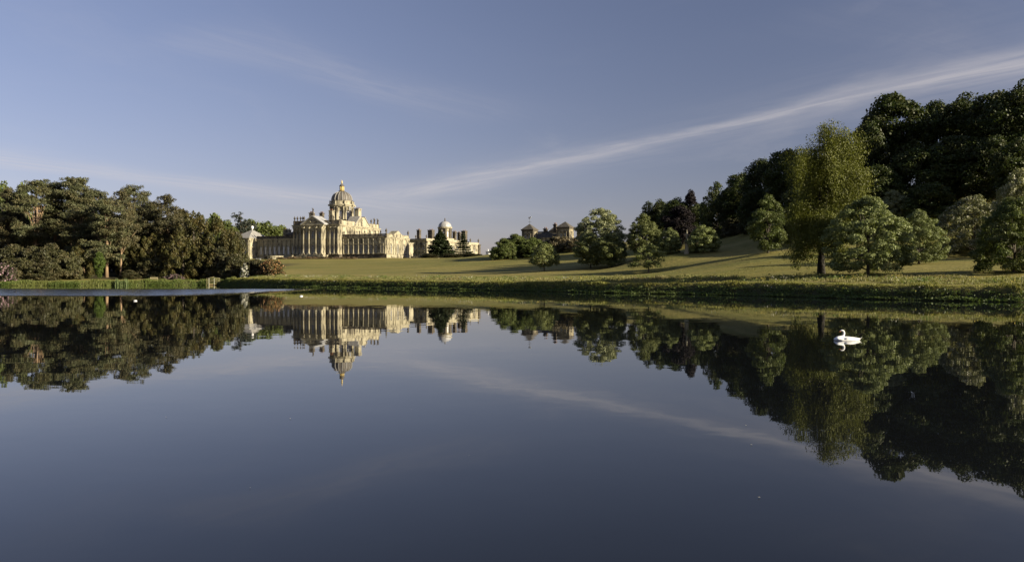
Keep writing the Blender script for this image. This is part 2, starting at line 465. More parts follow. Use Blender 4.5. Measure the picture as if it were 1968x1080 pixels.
# what the photograph shows of the ground: column, depth, row (or height)
for a in [(0, 258, 541.5), (100, 262, 541), (200, 268, 540), (300, 276, 538.5), (400, 284, 537), (450, 272, 537), (500, 262, 533),
          (540, 262, 529), (600, 250, 531), (720, 225, 532), (840, 208, 532.5), (960, 192, 533), (1080, 177, 533), (1200, 160, 532.5), (1320, 148, 532), (1440, 138, 531.5), (1570, 125, 530.5), (1700, 114, 530.5), (1830, 108, 531), (1968, 103, 532),
          (560, 340, 516), (700, 330, 517), (850, 300, 519), (560, 430, 503), (650, 450, 501), (780, 450, 500), (900, 430, 498),
          (930, 268, 523), (1045, 228, 521), (1136, 222, 515.5), (1174, 218, 518.5), (1246, 186, 527.5), 
          (970, 350, 499), (1080, 360, 489), (1240, 300, 490), (1300, 280, 489), (1350, 282, 484), (1450, 200, 487), (1475, 180, 484), (1480, 150, 511),
          (1572, 128, 528), (1665, 118, 527), (1770, 145, 507), (1875, 165, 492), (1945, 110, 523), (1820, 140, 505),
          (1440, 262, 440), (1400, 235, 468), (1237, 216, 490), (1287, 210, 489), (1351, 207, 486), (1156, 238, 507)]:
    cp(a[0], a[1], py=a[2])
for (x, y, z) in [(-160, 505, 13.8), (-117, 490, 13.7), (-70, 478, 13.9), (-40, 520, 14.0), (-150, 560, 14.0), (-60, 600, 14.2), (-20, 480, 14.6), (-18, 560, 14.2),
                  (-150, 300, 3.2), (-120, 320, 4.0), (-180, 300, 3.5), (-120, 400, 8.5), (-200, 420, 9), (-260, 320, 5),
                  (24, 430, 18.0), (10, 400, 17), (55, 340, 15), (50, 320, 14), (75, 300, 17), (70, 232, 15), (103, 219, 23), (90, 190, 14), (112, 180, 17), (140, 230, 33), (105, 260, 25),
                  (200, 250, 42), (200, 160, 27), (150, 140, 14), (90, 96, 3.2), (140, 100, 6), (200, 80, 6), (120, 340, 30), (60, 450, 20), (200, 400, 35),
                  (-400, 300, 6), (-400, 0, 3), (-300, -100, 3), (0, -40, 1.6), (0, -5, 0.9), (-100, -5, 0.9), (100, -20, 1.5), (300, -100, 4), (170, 30, 2.5),
                  (-500, 800, 14), (0, 900, 13), (500, 800, 25), (-900, 1500, 12), (0, 1600, 12), (900, 1500, 16), (900, 0, 10), (-900, 0, 8), (0, -600, 6), (900, -600, 8), (-900, -600, 8)]:
    CP.append((x, y, z))
CP = np.array(CP)
_d = np.hypot(CP[:, None, 0] - CP[None, :, 0], CP[:, None, 1] - CP[None, :, 1])
_A = np.zeros((len(CP) + 3, len(CP) + 3)); _A[:-3, :-3] = -_d - np.eye(len(CP)) * 0.5
_A[:-3, -3] = 1; _A[:-3, -2] = CP[:, 0]; _A[:-3, -1] = CP[:, 1]; _A[-3:, :-3] = _A[:-3, -3:].T
_w = np.linalg.solve(_A, np.concatenate([CP[:, 2], np.zeros(3)]))


def ground_z(x, y):
    x = np.atleast_1d(np.asarray(x, float)); y = np.atleast_1d(np.asarray(y, float))
    shp = x.shape; xf = x.ravel(); yf = y.ravel(); z = np.empty(len(xf))
    for i in range(0, len(xf), 20000):
        a = xf[i:i + 20000]; b = yf[i:i + 20000]
        r = np.hypot(a[:, None] - CP[None, :, 0], b[:, None] - CP[None, :, 1])
        z[i:i + 20000] = -r @ _w[:-3] + _w[-3] + _w[-2] * a + _w[-1] * b
    sd = signed_shore(xf, yf)
    far = np.clip((np.hypot(xf, yf - 300) - 900) / 900, 0, 1)
    z = z * (1 - far) + 12 * far
    z = np.maximum(z, 0.95 + 0.012 * np.clip(sd, 0, 60))
    # little swells in the turf
    z = z + 0.10 * np.sin(xf * 0.21 + 1.3 * np.sin(yf * 0.13)) * np.sin(yf * 0.17 + 0.7) * np.clip((sd - 3) / 10, 0, 1)
    e = np.clip((sd + 0.4) / 2.2, 0, 1); e = e * e * (3 - 2 * e)
    z = -0.35 + (z + 0.35) * e
    bed = -0.35 - np.clip(-sd - 0.4, 0, 8) * 0.25
    z = np.where(sd < -0.4, bed, z)
    return z.reshape(shp)


def gz(x, y): return float(ground_z(np.array([x]), np.array([y]))[0])


def graded(lo, hi, step, lo2, hi2, grow=1.16):
    a = list(np.arange(lo, hi + 1e-6, step)); s = step; x = lo
    left = []
    while x > lo2: s *= grow; x -= s; left.append(x)
    s = step; x = a[-1]; right = []
    while x < hi2: s *= grow; x += s; right.append(x)
    return np.array(left[::-1] + a + right)


def ground_mat():
    m, t, out = mat_new('grassland')
    geo = t.n('ShaderNodeNewGeometry'); P = geo.outputs['Position']
    at = t.n('ShaderNodeAttribute', attribute_name='shore'); sh = at.outputs['Fac']
    wd = t.n('ShaderNodeAttribute', attribute_name='woodfloor').outputs['Fac']
    n1 = t.noise(t.mapv(P, (0.03, 0.16, 0.1)), 1.0, 6, 0.65)
    n2 = t.noise(t.mapv(P, (0.5, 0.9, 0.6)), 1.0, 5, 0.7)
    n3 = t.noise(t.mapv(P, (0.012, 0.03, 0.02), (0, 0, R(20))), 1.0, 4, 0.6)
    c = t.mix(t.ramp(n1.outputs['Fac'], 0.35, 0.68), (0.215, 0.180, 0.052, 1), (0.118, 0.124, 0.032, 1))
    c = t.mix(t.ramp(n3.outputs['Fac'], 0.42, 0.66), c, (0.225, 0.185, 0.060, 1))
    c = t.mix(t.m('MULTIPLY', t.ramp(n2.outputs['Fac'], 0.42, 0.72), 0.7), c, (0.085, 0.092, 0.022, 1))
    n5 = t.noise(t.mapv(P, (0.05, 0.5, 0.3), (0, 0, R(-6))), 1.0, 5, 0.7)
    c = t.mix(t.m('MULTIPLY', t.ramp(n5.outputs['Fac'], 0.48, 0.70), 0.6), c, (0.235, 0.205, 0.075, 1))
    # earth and shade plants at the water's edge
    c = t.mix(t.ramp(sh, 2.2, 1.0), c, (0.045, 0.045, 0.018, 1))
    # leaf litter under the woods
    c = t.mix(wd, c, (0.055, 0.048, 0.024, 1))
    b = t.n('ShaderNodeBsdfPrincipled'); t.l(c, b.inputs['Base Color']); b.inputs['Roughness'].default_value = 0.95
    b.inputs['Specular IOR Level'].default_value = 0.1
    # blades stand up: jitter the shading normal like rough turf
    nv = t.noise(t.mapv(P, (2.2, 2.2, 2.2)), 1.0, 3, 0.7)
    j = t.v('MULTIPLY', t.v('SUBTRACT', nv.outputs['Color'], (0.5, 0.5, 0.5)), (0.9, 0.9, 0.2))
    t.l(t.v('NORMALIZE', t.v('ADD', geo.outputs['Normal'], j)), b.inputs['Normal'])
    t.l(b.outputs[0], out.inputs[0])
    return m


def build_ground():
    xs = graded(-170, 130, 1.6, -2600, 2600, 1.17)
    ys = graded(74, 300, 1.5, -900, 3000, 1.14)
    ys = np.unique(np.concatenate([ys, np.linspace(-1, 6, 12)]))
    X, Y = np.meshgrid(xs, ys)
    Z = ground_z(X, Y)
    nx, ny = len(xs), len(ys)
    idx = np.arange(nx * ny).reshape(ny, nx)
    fc = np.stack([idx[:-1, :-1], idx[:-1, 1:], idx[1:, 1:], idx[1:, :-1]], -1).reshape(-1, 4)
    me = mesh_np('ground', np.stack([X, Y, Z], -1).reshape(-1, 3), fc, ground_mat(), True)
    sd = signed_shore(X, Y).ravel().astype(np.float32)
    a = me.attributes.new('shore', 'FLOAT', 'POINT'); a.data.foreach_set('value', sd)
    xf, yf = X.ravel(), Y.ravel()
    # woodland floors: left pine wood, hillside wood
    wl = np.clip((yf - (282 + 0.02 * xf)) / 6, 0, 1) * np.clip((-98 - xf) / 10, 0, 1) * np.clip((420 - yf) / 30, 0, 1)
    edge = 0.0
    # hillside wood lies beyond the line from (52,300) to (104,172) and on along the sun's path
    side = (xf - 62) * 0.90 + (yf - 300) * 0.42
    wr = np.clip((side - 0) / 8, 0, 1) * np.clip((xf - 50) / 6, 0, 1) * np.clip((yf - (165 - 0.45 * (xf - 100))) / 10, 0, 1)
    a = me.attributes.new('woodfloor', 'FLOAT', 'POINT'); a.data.foreach_set('value', np.maximum(wl, wr).astype(np.float32))
    o = link('ground', me)
    tag(o, kind='structure')


def water_mat():
    m, t, out = mat_new('lake_water')
    geo = t.n('ShaderNodeNewGeometry'); P = geo.outputs['Position']
    p = t.n('ShaderNodeBsdfPrincipled')
    p.inputs['Base Color'].default_value = (0.006, 0.007, 0.008, 1)
    p.inputs['IOR'].default_value = 1.333
    p.inputs['Specular IOR Level'].default_value = 0.5
    sep = t.n('ShaderNodeSeparateXYZ'); t.l(P, sep.inputs[0])
    x, y = sep.outputs[0], sep.outputs[1]
    # a breath of wind roughens one streak of far water
    wob = t.noise(t.mapv(P, (0.03, 0.012, 0.02)), 1.0, 4, 0.6)
    yy = t.m('ADD', y, t.m('MULTIPLY', t.m('SUBTRACT', wob.outputs['Fac'], 0.5), 22.0))
    skew = t.m('ADD', yy, t.m('MULTIPLY', x, 0.10))
    patch = t.m('MULTIPLY', t.ramp(skew, 100, 110), t.m('SUBTRACT', 1.0, t.ramp(skew, 168, 176)))
    patch = t.m('MULTIPLY', patch, t.ramp(x, -36, -52))
    fleck = t.noise(t.mapv(P, (0.9, 0.12, 0.5)), 1.0, 3, 0.6)
    patch = t.m('MULTIPLY', patch, t.m('MULTIPLY_ADD', fleck.outputs['Fac'], 0.8, 0.45))
    n1 = t.noise(t.mapv(P, (0.55, 1.1, 1)), 1.0, 3, 0.5)
    n2 = t.noise(t.mapv(P, (2.2, 3.2, 1)), 1.0, 3, 0.5)
    s1 = t.v('MULTIPLY', t.v('SUBTRACT', n1.outputs['Color'], (0.5, 0.5, 0.5)), (0.0030, 0.0075, 0))
    s2 = t.v('MULTIPLY', t.v('SUBTRACT', n2.outputs['Color'], (0.5, 0.5, 0.5)), (0.0016, 0.0045, 0))
    n4 = t.noise(t.mapv(P, (1.2, 3.0, 1)), 1.0, 4, 0.65)
    s3 = t.v('SCALE', t.v('MULTIPLY', t.v('SUBTRACT', n4.outputs['Color'], (0.5, 0.45, 0.5)), (0.10, 0.30, 0)), scale=patch)
    lean = t.n('ShaderNodeCombineXYZ'); t.l(t.m('MULTIPLY', patch, -0.105), lean.inputs[1])
    nn = t.v('NORMALIZE', t.v('ADD', t.v('ADD', t.v('ADD', (0, 0, 1), s1), s2), t.v('ADD', s3, lean.outputs[0])))
    t.l(nn, p.inputs['Normal'])
    t.l(t.m('MULTIPLY_ADD', patch, 0.16, 0.012), p.inputs['Roughness'])
    t.l(p.outputs[0], out.inputs[0])
    return m


def build_water():
    # the lake surface, tucked a little under its banks
    ext = []
    n = len(lake)
    cx, cy = lake.mean(0)
    for i in range(n):
        a = lake[(i - 1) % n]; b = lake[(i + 1) % n]
        tx, ty = b - a; L = math.hypot(tx, ty); nx, ny = ty / L, -tx / L
        p = lake[i] + np.array([nx, ny]) * 1.2
        if signed_shore(p[0], p[1]) < 0: p = lake[i] - np.array([nx, ny]) * 1.2
        ext.append((p[0], p[1], 0.0))
    mb = MB(); mb.add(ext, [tuple(range(n))])
    o = mb.build('lake', water_mat()); tag(o, kind='structure')


build_ground()
build_water()


# ------------------------------------------------------------------ trees: leaves are small separate faces, limbs are tapered tubes
def unit(v): return v / np.maximum(np.linalg.norm(v, axis=-1, keepdims=True), 1e-9)


def leaf_quads(rng, c, nrm, size, aspect=0.62, jitter=0.7, droop=None):
    """one bent diamond leaf-spray at each point"""
    n = len(c)
    nd = unit(nrm + rng.normal(0, jitter, (n, 3)))
    ref = rng.normal(0, 1, (n, 3))
    if droop is not None: ref = ref * (1 - droop[1]) + np.array(droop[0]) * droop[1] * 3
    a = unit(np.cross(nd, np.cross(ref, nd)))
    b = np.cross(nd, a)
    s = np.asarray(size)
    if s.ndim == 0: s = np.full(n, float(s))
    s = (s * rng.uniform(0.6, 1.35, n))[:, None]
    v = np.empty((n, 4, 3))
    v[:, 0] = c - a * s * 0.5
    v[:, 1] = c - b * s * 0.5 * aspect + nd * s * 0.08
    v[:, 2] = c + a * s * 0.5
    v[:, 3] = c + b * s * 0.5 * aspect + nd * s * 0.08
    return v.reshape(-1, 3)


def quads_mesh(name, vs, mat):
    n = len(vs) // 4
    return mesh_np(name, vs, np.arange(n * 4).reshape(n, 4), mat)


def prof_fn(prof):
    p = np.array(prof, float)
    return lambda t: np.interp(t, p[:, 0], p[:, 1])


def make_lumps(rng, prof, h0, h1, width, n, lr, inner=0.25, squash=0.75, lean=(0, 0), uneven=1.0):
    """lump centres spread over a crown whose half width follows prof(t), t = 0 at the crown's foot"""
    f = prof_fn(prof)
    tt = np.linspace(0, 1, 200); w = f(tt) + 0.08; cdf = np.cumsum(w) / w.sum()
    t = np.interp(rng.random(n), cdf, tt)
    R0 = f(t) * width / 2
    ang = rng.random(n) * 2 * np.pi
    rr = np.maximum(R0 - lr * 0.55, 0.05) * np.where(rng.random(n) < inner, np.sqrt(rng.random(n)) * 0.8, rng.uniform(0.82, 1.06, n))
    # low-frequency unevenness of the outline
    ph = rng.random(4) * 6.28
    rr *= 1 + uneven * (0.13 * np.sin(ang * 2 + ph[0] + t * 4) + 0.10 * np.sin(ang * 3 + ph[1] - t * 7))
    z = h0 + t * (h1 - h0 - lr * 0.7) + lr * 0.25
    c = np.stack([rr * np.cos(ang) + lean[0] * t, rr * np.sin(ang) + lean[1] * t, z], -1)
    r = lr * rng.uniform(0.6, 1.3, n)
    return c, r


def lump_leaves(rng, c, r, per, size, squash=0.75, aspect=0.62, jitter=0.7, shell=0.45, updroop=None, centre=None):
    n = len(c)
    k = np.repeat(np.arange(n), np.maximum(6, (per * (r / r.mean()) ** 2).astype(int)))
    d = unit(rng.normal(0, 1, (len(k), 3)))
    keep = rng.random(len(k)) < np.where(d[:, 2] < -0.25, 0.35, 1.0)
    k = k[keep]; d = d[keep]
    rad = (shell + (1 - shell) * rng.random(len(k)) ** 0.6) * r[k]
    rad *= 1 + 0.25 * (rng.random(len(k)) < 0.12)
    p = c[k] + d * rad[:, None] * np.array([1, 1, squash])
    nn = unit(d + np.array([0, 0, 0.35]))
    return leaf_quads(rng, p, nn, size, aspect, jitter, updroop)


def trunk_mb(rng, h, r0, r1, bend=0.03, flare=1.5, n=8, lean=(0, 0)):
    pts = []; rad = []
    m = 7
    ox, oy = rng.uniform(-1, 1, 2) * bend * h
    for i in range(m):
        t = i / (m - 1)
        pts.append((ox * math.sin(t * 3) * t + lean[0] * t, oy * math.sin(t * 2.6) * t + lean[1] * t, -0.4 + t * (h + 0.4)))
        rad.append((r0 * (1 - t) + r1 * t) * (flare if i == 0 else 1.12 if i == 1 else 1))
    return pts, rad


def limbs(mb, rng, pts, rad, targets, r=0.12, lo=0.35, n=5):
    P = [Vector(p) for p in pts]
    for q in targets:
        q = Vector(q)
        t = rng.uniform(lo, 0.92)
        zz = P[0].z + t * (P[-1].z - P[0].z)
        zz = min(zz, q.z - 0.1 * (q.z - P[0].z))
        f = max(0, min(0.999, (zz - P[0].z) / (P[-1].z - P[0].z))) * (len(P) - 1)
        i = int(f); b = P[i].lerp(P[min(i + 1, len(P) - 1)], f - i)
        mid = b.lerp(q, 0.5) + Vector((rng.uniform(-.3, .3), rng.uniform(-.3, .3), 0.12 * (q - b).length))
        rr = min(r, rad[min(i, len(rad) - 1)] * 0.6)
        mb.tube([b, b.lerp(mid, 0.5) + Vector((0, 0, 0.03 * (q - b).length)), mid, q], [rr, rr * 0.8, rr * 0.55, rr * 0.15], n)


class Kind:
    """a tree kind built once at real size: a trunk mesh and a crown mesh"""
    def __init__(s, name, trunk, crown, w, h):
        s.name = name; s.trunk = trunk; s.crown = crown
        v = np.empty(len(crown.vertices) * 3, np.float32); crown.vertices.foreach_get('co', v); v = v.reshape(-1, 3)
        s.h = float(np.percentile(v[:, 2], 99.8))          # the size it really grew to
        a = np.percentile(v[:, :2], 99.3, axis=0) - np.percentile(v[:, :2], 0.7, axis=0)
        s.w = float(a.mean())


def broadleaf(name, seed, w, h, mat, prof, h0, n, lr, per, leaf, trunk_r=0.3, trunk_h=None, inner=0.25, squash=0.75, bark='bark', nl=10, jitter=0.7, lean=(0, 0), aspect=0.62, lo=0.3, uneven=1.0):
    rng = np.random.default_rng(seed)
    c, r = make_lumps(rng, prof, h0, h, w, n, lr, inner, squash, lean, uneven)
    vs = lump_leaves(rng, c, r, per, leaf, squash, aspect, jitter)
    th = trunk_h or h * 0.75
    pts, rad = trunk_mb(rng, th, trunk_r, trunk_r * 0.25, lean=(lean[0] * th / h, lean[1] * th / h))
    mb = MB(); mb.tube(pts, rad, 8)
    pick = c[rng.choice(len(c), min(nl, len(c)), replace=False)]
    limbs(mb, rng, pts, rad, pick, trunk_r * 0.45, lo)
    return Kind(name, mb.mesh(name + '_trunk', M[bark]), quads_mesh(name + '_crown', vs, LM[mat]), w, h)


def pine(name, seed, w, h, mat, crown_lo=0.38, n=46, pad=1.9, per=260, leaf=0.5, trunk_r=0.36):
    """Scots pine: bare orange bole, bent limbs, flat-bottomed pads of needles"""
    rng = np.random.default_rng(seed)
    pts, rad = trunk_mb(rng, h * 0.95, trunk_r, 0.08, bend=0.07)
    f = prof_fn([(0, .45), (.2, .85), (.5, 1), (.75, .82), (.92, .5), (1, .22)])
    t = rng.random(n) ** 0.85
    z = h * (crown_lo + (1 - crown_lo) * t)
    ang = rng.random(n) * 6.283 + t * 9
    rr = f(t) * w / 2 * rng.uniform(0.25, 1.0, n)
    P = np.array(pts)
    cx = np.interp(z, P[:, 2], P[:, 0]); cy = np.interp(z, P[:, 2], P[:, 1])
    c = np.stack([cx + rr * np.cos(ang), cy + rr * np.sin(ang), z - 0.3 * pad], -1)
    r = pad * rng.uniform(0.65, 1.35, n) * (1.15 - 0.4 * t)
    # each pad is a cluster of smaller tufts
    cc = []; rc = []
    for i in range(n):
        k = 6
        o = rng.normal(0, 0.52, (k, 3)) * r[i] * np.array([1, 1, 0.48])
        cc.append(c[i] + o); rc.append(np.full(k, r[i] * 0.60) * rng.uniform(0.7, 1.25, k))
    cc = np.concatenate(cc); rc = np.concatenate(rc)
    vs = lump_leaves(rng, cc, rc, per / 6 * 1.25, leaf, 0.68, 0.42, 0.85, 0.35, ((0, 0, 1), 0.35))
    mb = MB(); mb.tube(pts, rad, 8)
    limbs(mb, rng, pts, rad, c[:26] - np.array([0, 0, 0.3]), trunk_r * 0.42, crown_lo * 0.7)
    # dead snags under the crown
    for _ in range(5):
        a = rng.random() * 6.28; zz = h * rng.uniform(0.2, crown_lo)
        b = Vector((np.interp(zz, P[:, 2], P[:, 0]), np.interp(zz, P[:, 2], P[:, 1]), zz))
        q = b + Vector((math.cos(a) * rng.uniform(1, 2.6), math.sin(a) * rng.uniform(1, 2.6), rng.uniform(-.1, 1.2)))
        mb.tube([b, b.lerp(q, .5) + Vector((0, 0, .15)), q], [0.09, 0.06, 0.02], 4)
    return Kind(name, mb.mesh(name + '_trunk', M['pine_bark']), quads_mesh(name + '_crown', vs, LM[mat]), w, h)


def yew(name, seed, w, h, mat='yew', n=95, leaf=0.6, per=150):
    """dense dark evergreen: upright plumes from the ground up"""
    rng = np.random.default_rng(seed)
    c, r = make_lumps(rng, [(0, .85), (.25, 1), (.55, .9), (.8, .62), (1, .2)], 0.0, h, w, n, w * 0.13, 0.2)
    k = np.repeat(np.arange(n), per)
    u = rng.random(len(k)); a = rng.random(len(k)) * 6.283
    L = r[k] * 2.3
    prof = np.sin(np.clip(u * 0.92 + 0.08, 0, 1) * np.pi) ** 0.7 * (1 - 0.45 * u)
    rr = r[k] * 0.85 * prof * (0.55 + 0.45 * rng.random(len(k)))
    out = unit(np.stack([c[k, 0], c[k, 1], np.zeros(len(k))], -1))
    p = c[k] + np.stack([rr * np.cos(a), rr * np.sin(a), (u - 0.45) * L], -1) + out * (u * r[k] * 0.35)[:, None]
    p[:, 2] = np.maximum(p[:, 2], 0.1)
    nn = unit(np.stack([np.cos(a), np.sin(a), np.full(len(k), 0.15)], -1))
    vs = leaf_quads(rng, p, nn, leaf, 0.4, 0.5, ((0, 0, 1), 0.7))
    pts, rad = trunk_mb(rng, h * 0.7, 0.45, 0.1)
    mb = MB(); mb.tube(pts, rad, 7); limbs(mb, rng, pts, rad, c[:8], 0.18, 0.05)
    return Kind(name, mb.mesh(name + '_trunk', M['bark']), quads_mesh(name + '_crown', vs, LM[mat]), w, h)


def weeper(name, seed, w, h, mat, prof, h0, n, leaf=0.34, hang=(2.0, 5.5), trunk_r=0.34, per=34, bark='bark', strands=4, cl=0.55, boughs=0):
    """weeping crown: limbs arch out and strings of leaves hang from them"""
    rng = np.random.default_rng(seed)
    c, r = make_lumps(rng, prof, h0, h, w, n, 1.2, 0.3)
    if boughs:
        bc, br = make_lumps(rng, prof, h0 + 1.0, h - 0.4, w * 0.9, boughs, 1.7, 0.25)
        q = rng.integers(0, boughs, n)
        c = bc[q] + rng.normal(0, 0.62, (n, 3)) * np.array([1.15, 1.15, 0.8])
        core = make_lumps(rng, prof, h0 + 2.0, h * 0.9, w * 0.5, n // 3, 1.2, 0.8)
        c = np.concatenate([c, core[0]]); r = np.concatenate([r, core[1] * 1.2]); n = len(c)
    k = np.repeat(np.arange(n), strands)
    st = c[k] + rng.normal(0, cl, (len(k), 3)) * np.array([1, 1, 0.5])
    L = rng.uniform(hang[0], hang[1], len(k)) * (0.55 + 0.45 * (c[k, 2] - h0) / (h - h0))
    L = np.minimum(L, st[:, 2] - max(0.7, h0 * 0.3))
    L = np.maximum(L, 0.6)
    out = unit(np.stack([c[k, 0], c[k, 1], np.zeros(len(k))], -1))
    q = np.repeat(np.arange(len(k)), per)
    u = rng.random(len(q))
    wid = 0.34 * (0.35 + np.sin(np.pi * np.clip(u * 0.9 + 0.1, 0, 1)))
    p = st[q] + out[q] * (0.45 * u)[:, None] + np.stack([rng.normal(0, 1, len(q)) * wid, rng.normal(0, 1, len(q)) * wid, -u * L[q]], -1)
    nn = unit(out[q] + rng.normal(0, 0.5, (len(q), 3)))
    v1 = leaf_quads(rng, p, nn, leaf, 0.45, 0.6, ((0, 0, -1), 0.6))
    v2 = lump_leaves(rng, c, r * 0.8, 60, leaf, 0.7, 0.5, 0.8)
    pts, rad = trunk_mb(rng, h * 0.9, trunk_r, 0.06, bend=0.03, flare=1.7)
    mb = MB(); mb.tube(pts, rad, 9); limbs(mb, rng, pts, rad, c[:26], trunk_r * 0.42, 0.28)
    return Kind(name, mb.mesh(name + '_trunk', M[bark]), quads_mesh(name + '_crown', np.concatenate([v1, v2]), LM[mat]), w, h)


def conifer(name, seed, w, h, mat='spruce', tiers=13, arms=9, leaf=0.55, open_=0.0, droop=0.22, dens=34):
    """spruce-like: whorls of drooping boughs on one straight stem"""
    rng = np.random.default_rng(seed)
    vs = []; mb = MB()
    pts, rad = trunk_mb(rng, h * 0.99, 0.28, 0.03, bend=0.006); mb.tube(pts, rad, 7)
    for i in range(tiers):
        t = i / (tiers - 1); z = h * (0.10 + 0.86 * t) + rng.uniform(-.2, .2)
        Rr = w / 2 * (1 - t) ** 0.8 * rng.uniform(0.85, 1.1) + 0.25
        for a in range(arms):
            if rng.random() < open_: continue
            an = 6.283 * (a + rng.random() * 0.7) / arms + i * 0.7
            L = Rr * rng.uniform(0.7, 1.12)
            d = np.array([math.cos(an), math.sin(an), 0])
            m = max(10, int(L * dens))
            u = rng.random(m) ** 0.8
            base = np.array([0, 0, z])
            p = base + d * (u * L)[:, None]; p[:, 2] += -droop * L * u ** 1.4 + 0.10 * L * u ** 4
            side = np.array([-d[1], d[0], 0]); sw = 0.30 * L * (1 - u * 0.75) * rng.normal(0, 0.6, m)
            p += side * sw[:, None]; p[:, 2] += rng.normal(-0.12, 0.13, m)
            vs.append(leaf_quads(rng, p, np.tile([0, 0, 1.0], (m, 1)), leaf, 0.5, 0.5))
            mb.tube([(0, 0, z), tuple(base + d * L * 0.9 + np.array([0, 0, -droop * L * 0.8]))], [0.05, 0.012], 3)
    return Kind(name, mb.mesh(name + '_trunk', M['bark']), quads_mesh(name + '_crown', np.concatenate(vs), LM[mat]), w, h)


def plant(kind, name, px, d, label, cat='tree', group=None, w=None, h=None, rot=None, z=None, px_w=None, top=None, bark=None, mat=None, sink=0.15):
    """stand a tree of a kind at the ground; px_w = crown width in photo columns, top = photo row of its tip"""
    x, y, _ = W(px, d)
    zz = gz(x, y) if z is None else z
    if px_w: w = px_w * d / F
    if top is not None: h = CAM_H + (HORIZON - top) * d / F - zz
    sw = (w / kind.w) if w else 1.0
    sh = (h / kind.h) if h else sw
    rot = (px * 0.731) % 6.283 if rot is None else rot
    o = empty(name, (x, y, zz - sink), rot, (sw, sw, sh))
    tag(o, label, cat, group)
    link('trunk', kind.trunk, o)
    link('crown', kind.crown, o)
    return o


ROUND = [(0, .55), (.15, .85), (.4, 1), (.65, .9), (.85, .6), (1, .15)]
DOME = [(0, .9), (.3, 1), (.6, .86), (.85, .52), (1, .1)]
OVAL = [(0, .5), (.2, .85), (.45, 1), (.7, .75), (.9, .35), (1, .05)]
TALL = [(0, .35), (.2, .75), (.45, 1), (.7, .92), (.88, .6), (1, .2)]

K = {}
K['silver_tall'] = broadleaf('silver_tall', 11, 15, 19.5, 'pale', [(0, .7), (.2, .92), (.45, 1), (.7, .92), (.88, .62), (1, .2)], 1.2, 280, 1.15, 190, 0.40, 0.32, inner=0.35, uneven=0.4, jitter=0.42)
K['small_tree'] = broadleaf('small_tree', 12, 8.5, 7.2, 'olive', [(0, .55), (.2, .95), (.5, 1), (.8, .62), (1, .15)], 1.1, 110, 0.75, 130, 0.29, 0.16, 4.5, nl=14, jitter=0.42)
K['mid_tree'] = broadleaf('mid_tree', 13, 10, 11, 'olive', [(0, .6), (.2, .95), (.45, 1), (.75, .7), (1, .15)], 1.3, 150, 0.9, 140, 0.34, 0.18, 7, nl=14, jitter=0.42)
K['tiered'] = broadleaf('tiered', 14, 8, 7.0, 'olive', [(0, .9), (.18, 1), (.4, .75), (.62, .8), (.85, .5), (1, .12)], 1.5, 56, 0.8, 110, 0.30, 0.17, 5, nl=16, squash=0.5, lean=(0.9, 0))
K['thorn_bush'] = broadleaf('thorn_bush', 15, 12, 9.5, 'green', DOME, 0.2, 170, 1.05, 190, 0.40, 0.25, uneven=0.6, jitter=0.42)
K['cone_round'] = broadleaf('cone_round', 16, 11, 14.5, 'olive', [(0, .85), (.25, 1), (.5, .95), (.75, .70), (.92, .4), (1, .12)], 0.5, 210, 0.95, 170, 0.36, 0.28, uneven=0.5, jitter=0.42)
K['ball_bush'] = broadleaf('ball_bush', 17, 9, 9, 'silver', DOME, 0.2, 190, 0.8, 150, 0.34, 0.25, uneven=0.4, jitter=0.42)
K['round_silver'] = broadleaf('round_silver', 18, 10.5, 10.5, 'silver', [(0, .82), (.15, .98), (.38, 1), (.6, .84), (.8, .58), (.93, .32), (1, .1)], 0.7, 330, 0.62, 190, 0.22, 0.22, 6, nl=18, uneven=0.35, jitter=0.42)
K['round_green'] = broadleaf('round_green', 19, 10, 10, 'green', [(0, .88), (.2, 1), (.45, .93), (.7, .7), (.9, .38), (1, .12)], 0.3, 330, 0.62, 190, 0.22, 0.24, 6, uneven=0.4, jitter=0.42)
K['hawthorn'] = broadleaf('hawthorn', 20, 13, 11, 'hawthorn', [(0, .85), (.2, 1), (.5, .92), (.78, .64), (1, .15)], 0.5, 320, 0.78, 180, 0.27, 0.25, 6, uneven=0.5, jitter=0.42)
K['oval_tree'] = broadleaf('oval_tree', 21, 9, 12, 'green', OVAL, 1.0, 170, 0.85, 180, 0.29, 0.22, 7, jitter=0.42)
K['wood_a'] = broadleaf('wood_a', 31, 15, 24, 'wood', TALL, 4.0, 150, 2.0, 190, 0.62, 0.45)
K['wood_b'] = broadleaf('wood_b', 32, 16, 22, 'wood', ROUND, 3.0, 150, 2.0, 190, 0.62, 0.45)
K['wood_c'] = broadleaf('wood_c', 33, 14, 25, 'wood', [(0, .4), (.25, .8), (.5, 1), (.72, .95), (.9, .62), (1, .2)], 4.0, 140, 2.1, 190, 0.62, 0.45, jitter=0.8)
K['far_tree'] = broadleaf('far_tree', 34, 15, 18, 'green', ROUND, 1.0, 70, 2.3, 120, 0.95, 0.4)
K['purple'] = broadleaf('purple', 35, 14, 20, 'purple', TALL, 1.5, 110, 1.9, 150, 0.75, 0.4)
K['bronze_bush'] = broadleaf('bronze_bush', 36, 11, 7, 'brownleaf', DOME, 0.1, 70, 1.3, 130, 0.55, 0.2)
K['laurel'] = broadleaf('laurel', 37, 10, 10, 'laurel', [(0, .95), (.3, 1), (.6, .88), (.85, .6), (1, .15)], 0.1, 110, 1.25, 200, 0.52, 0.25)
K['laurel_b'] = broadleaf('laurel_b', 38, 10, 9, 'laurel', [(0, 1), (.3, .95), (.6, .9), (.85, .7), (1, .3)], 0.1, 110, 1.2, 190, 0.52, 0.25)
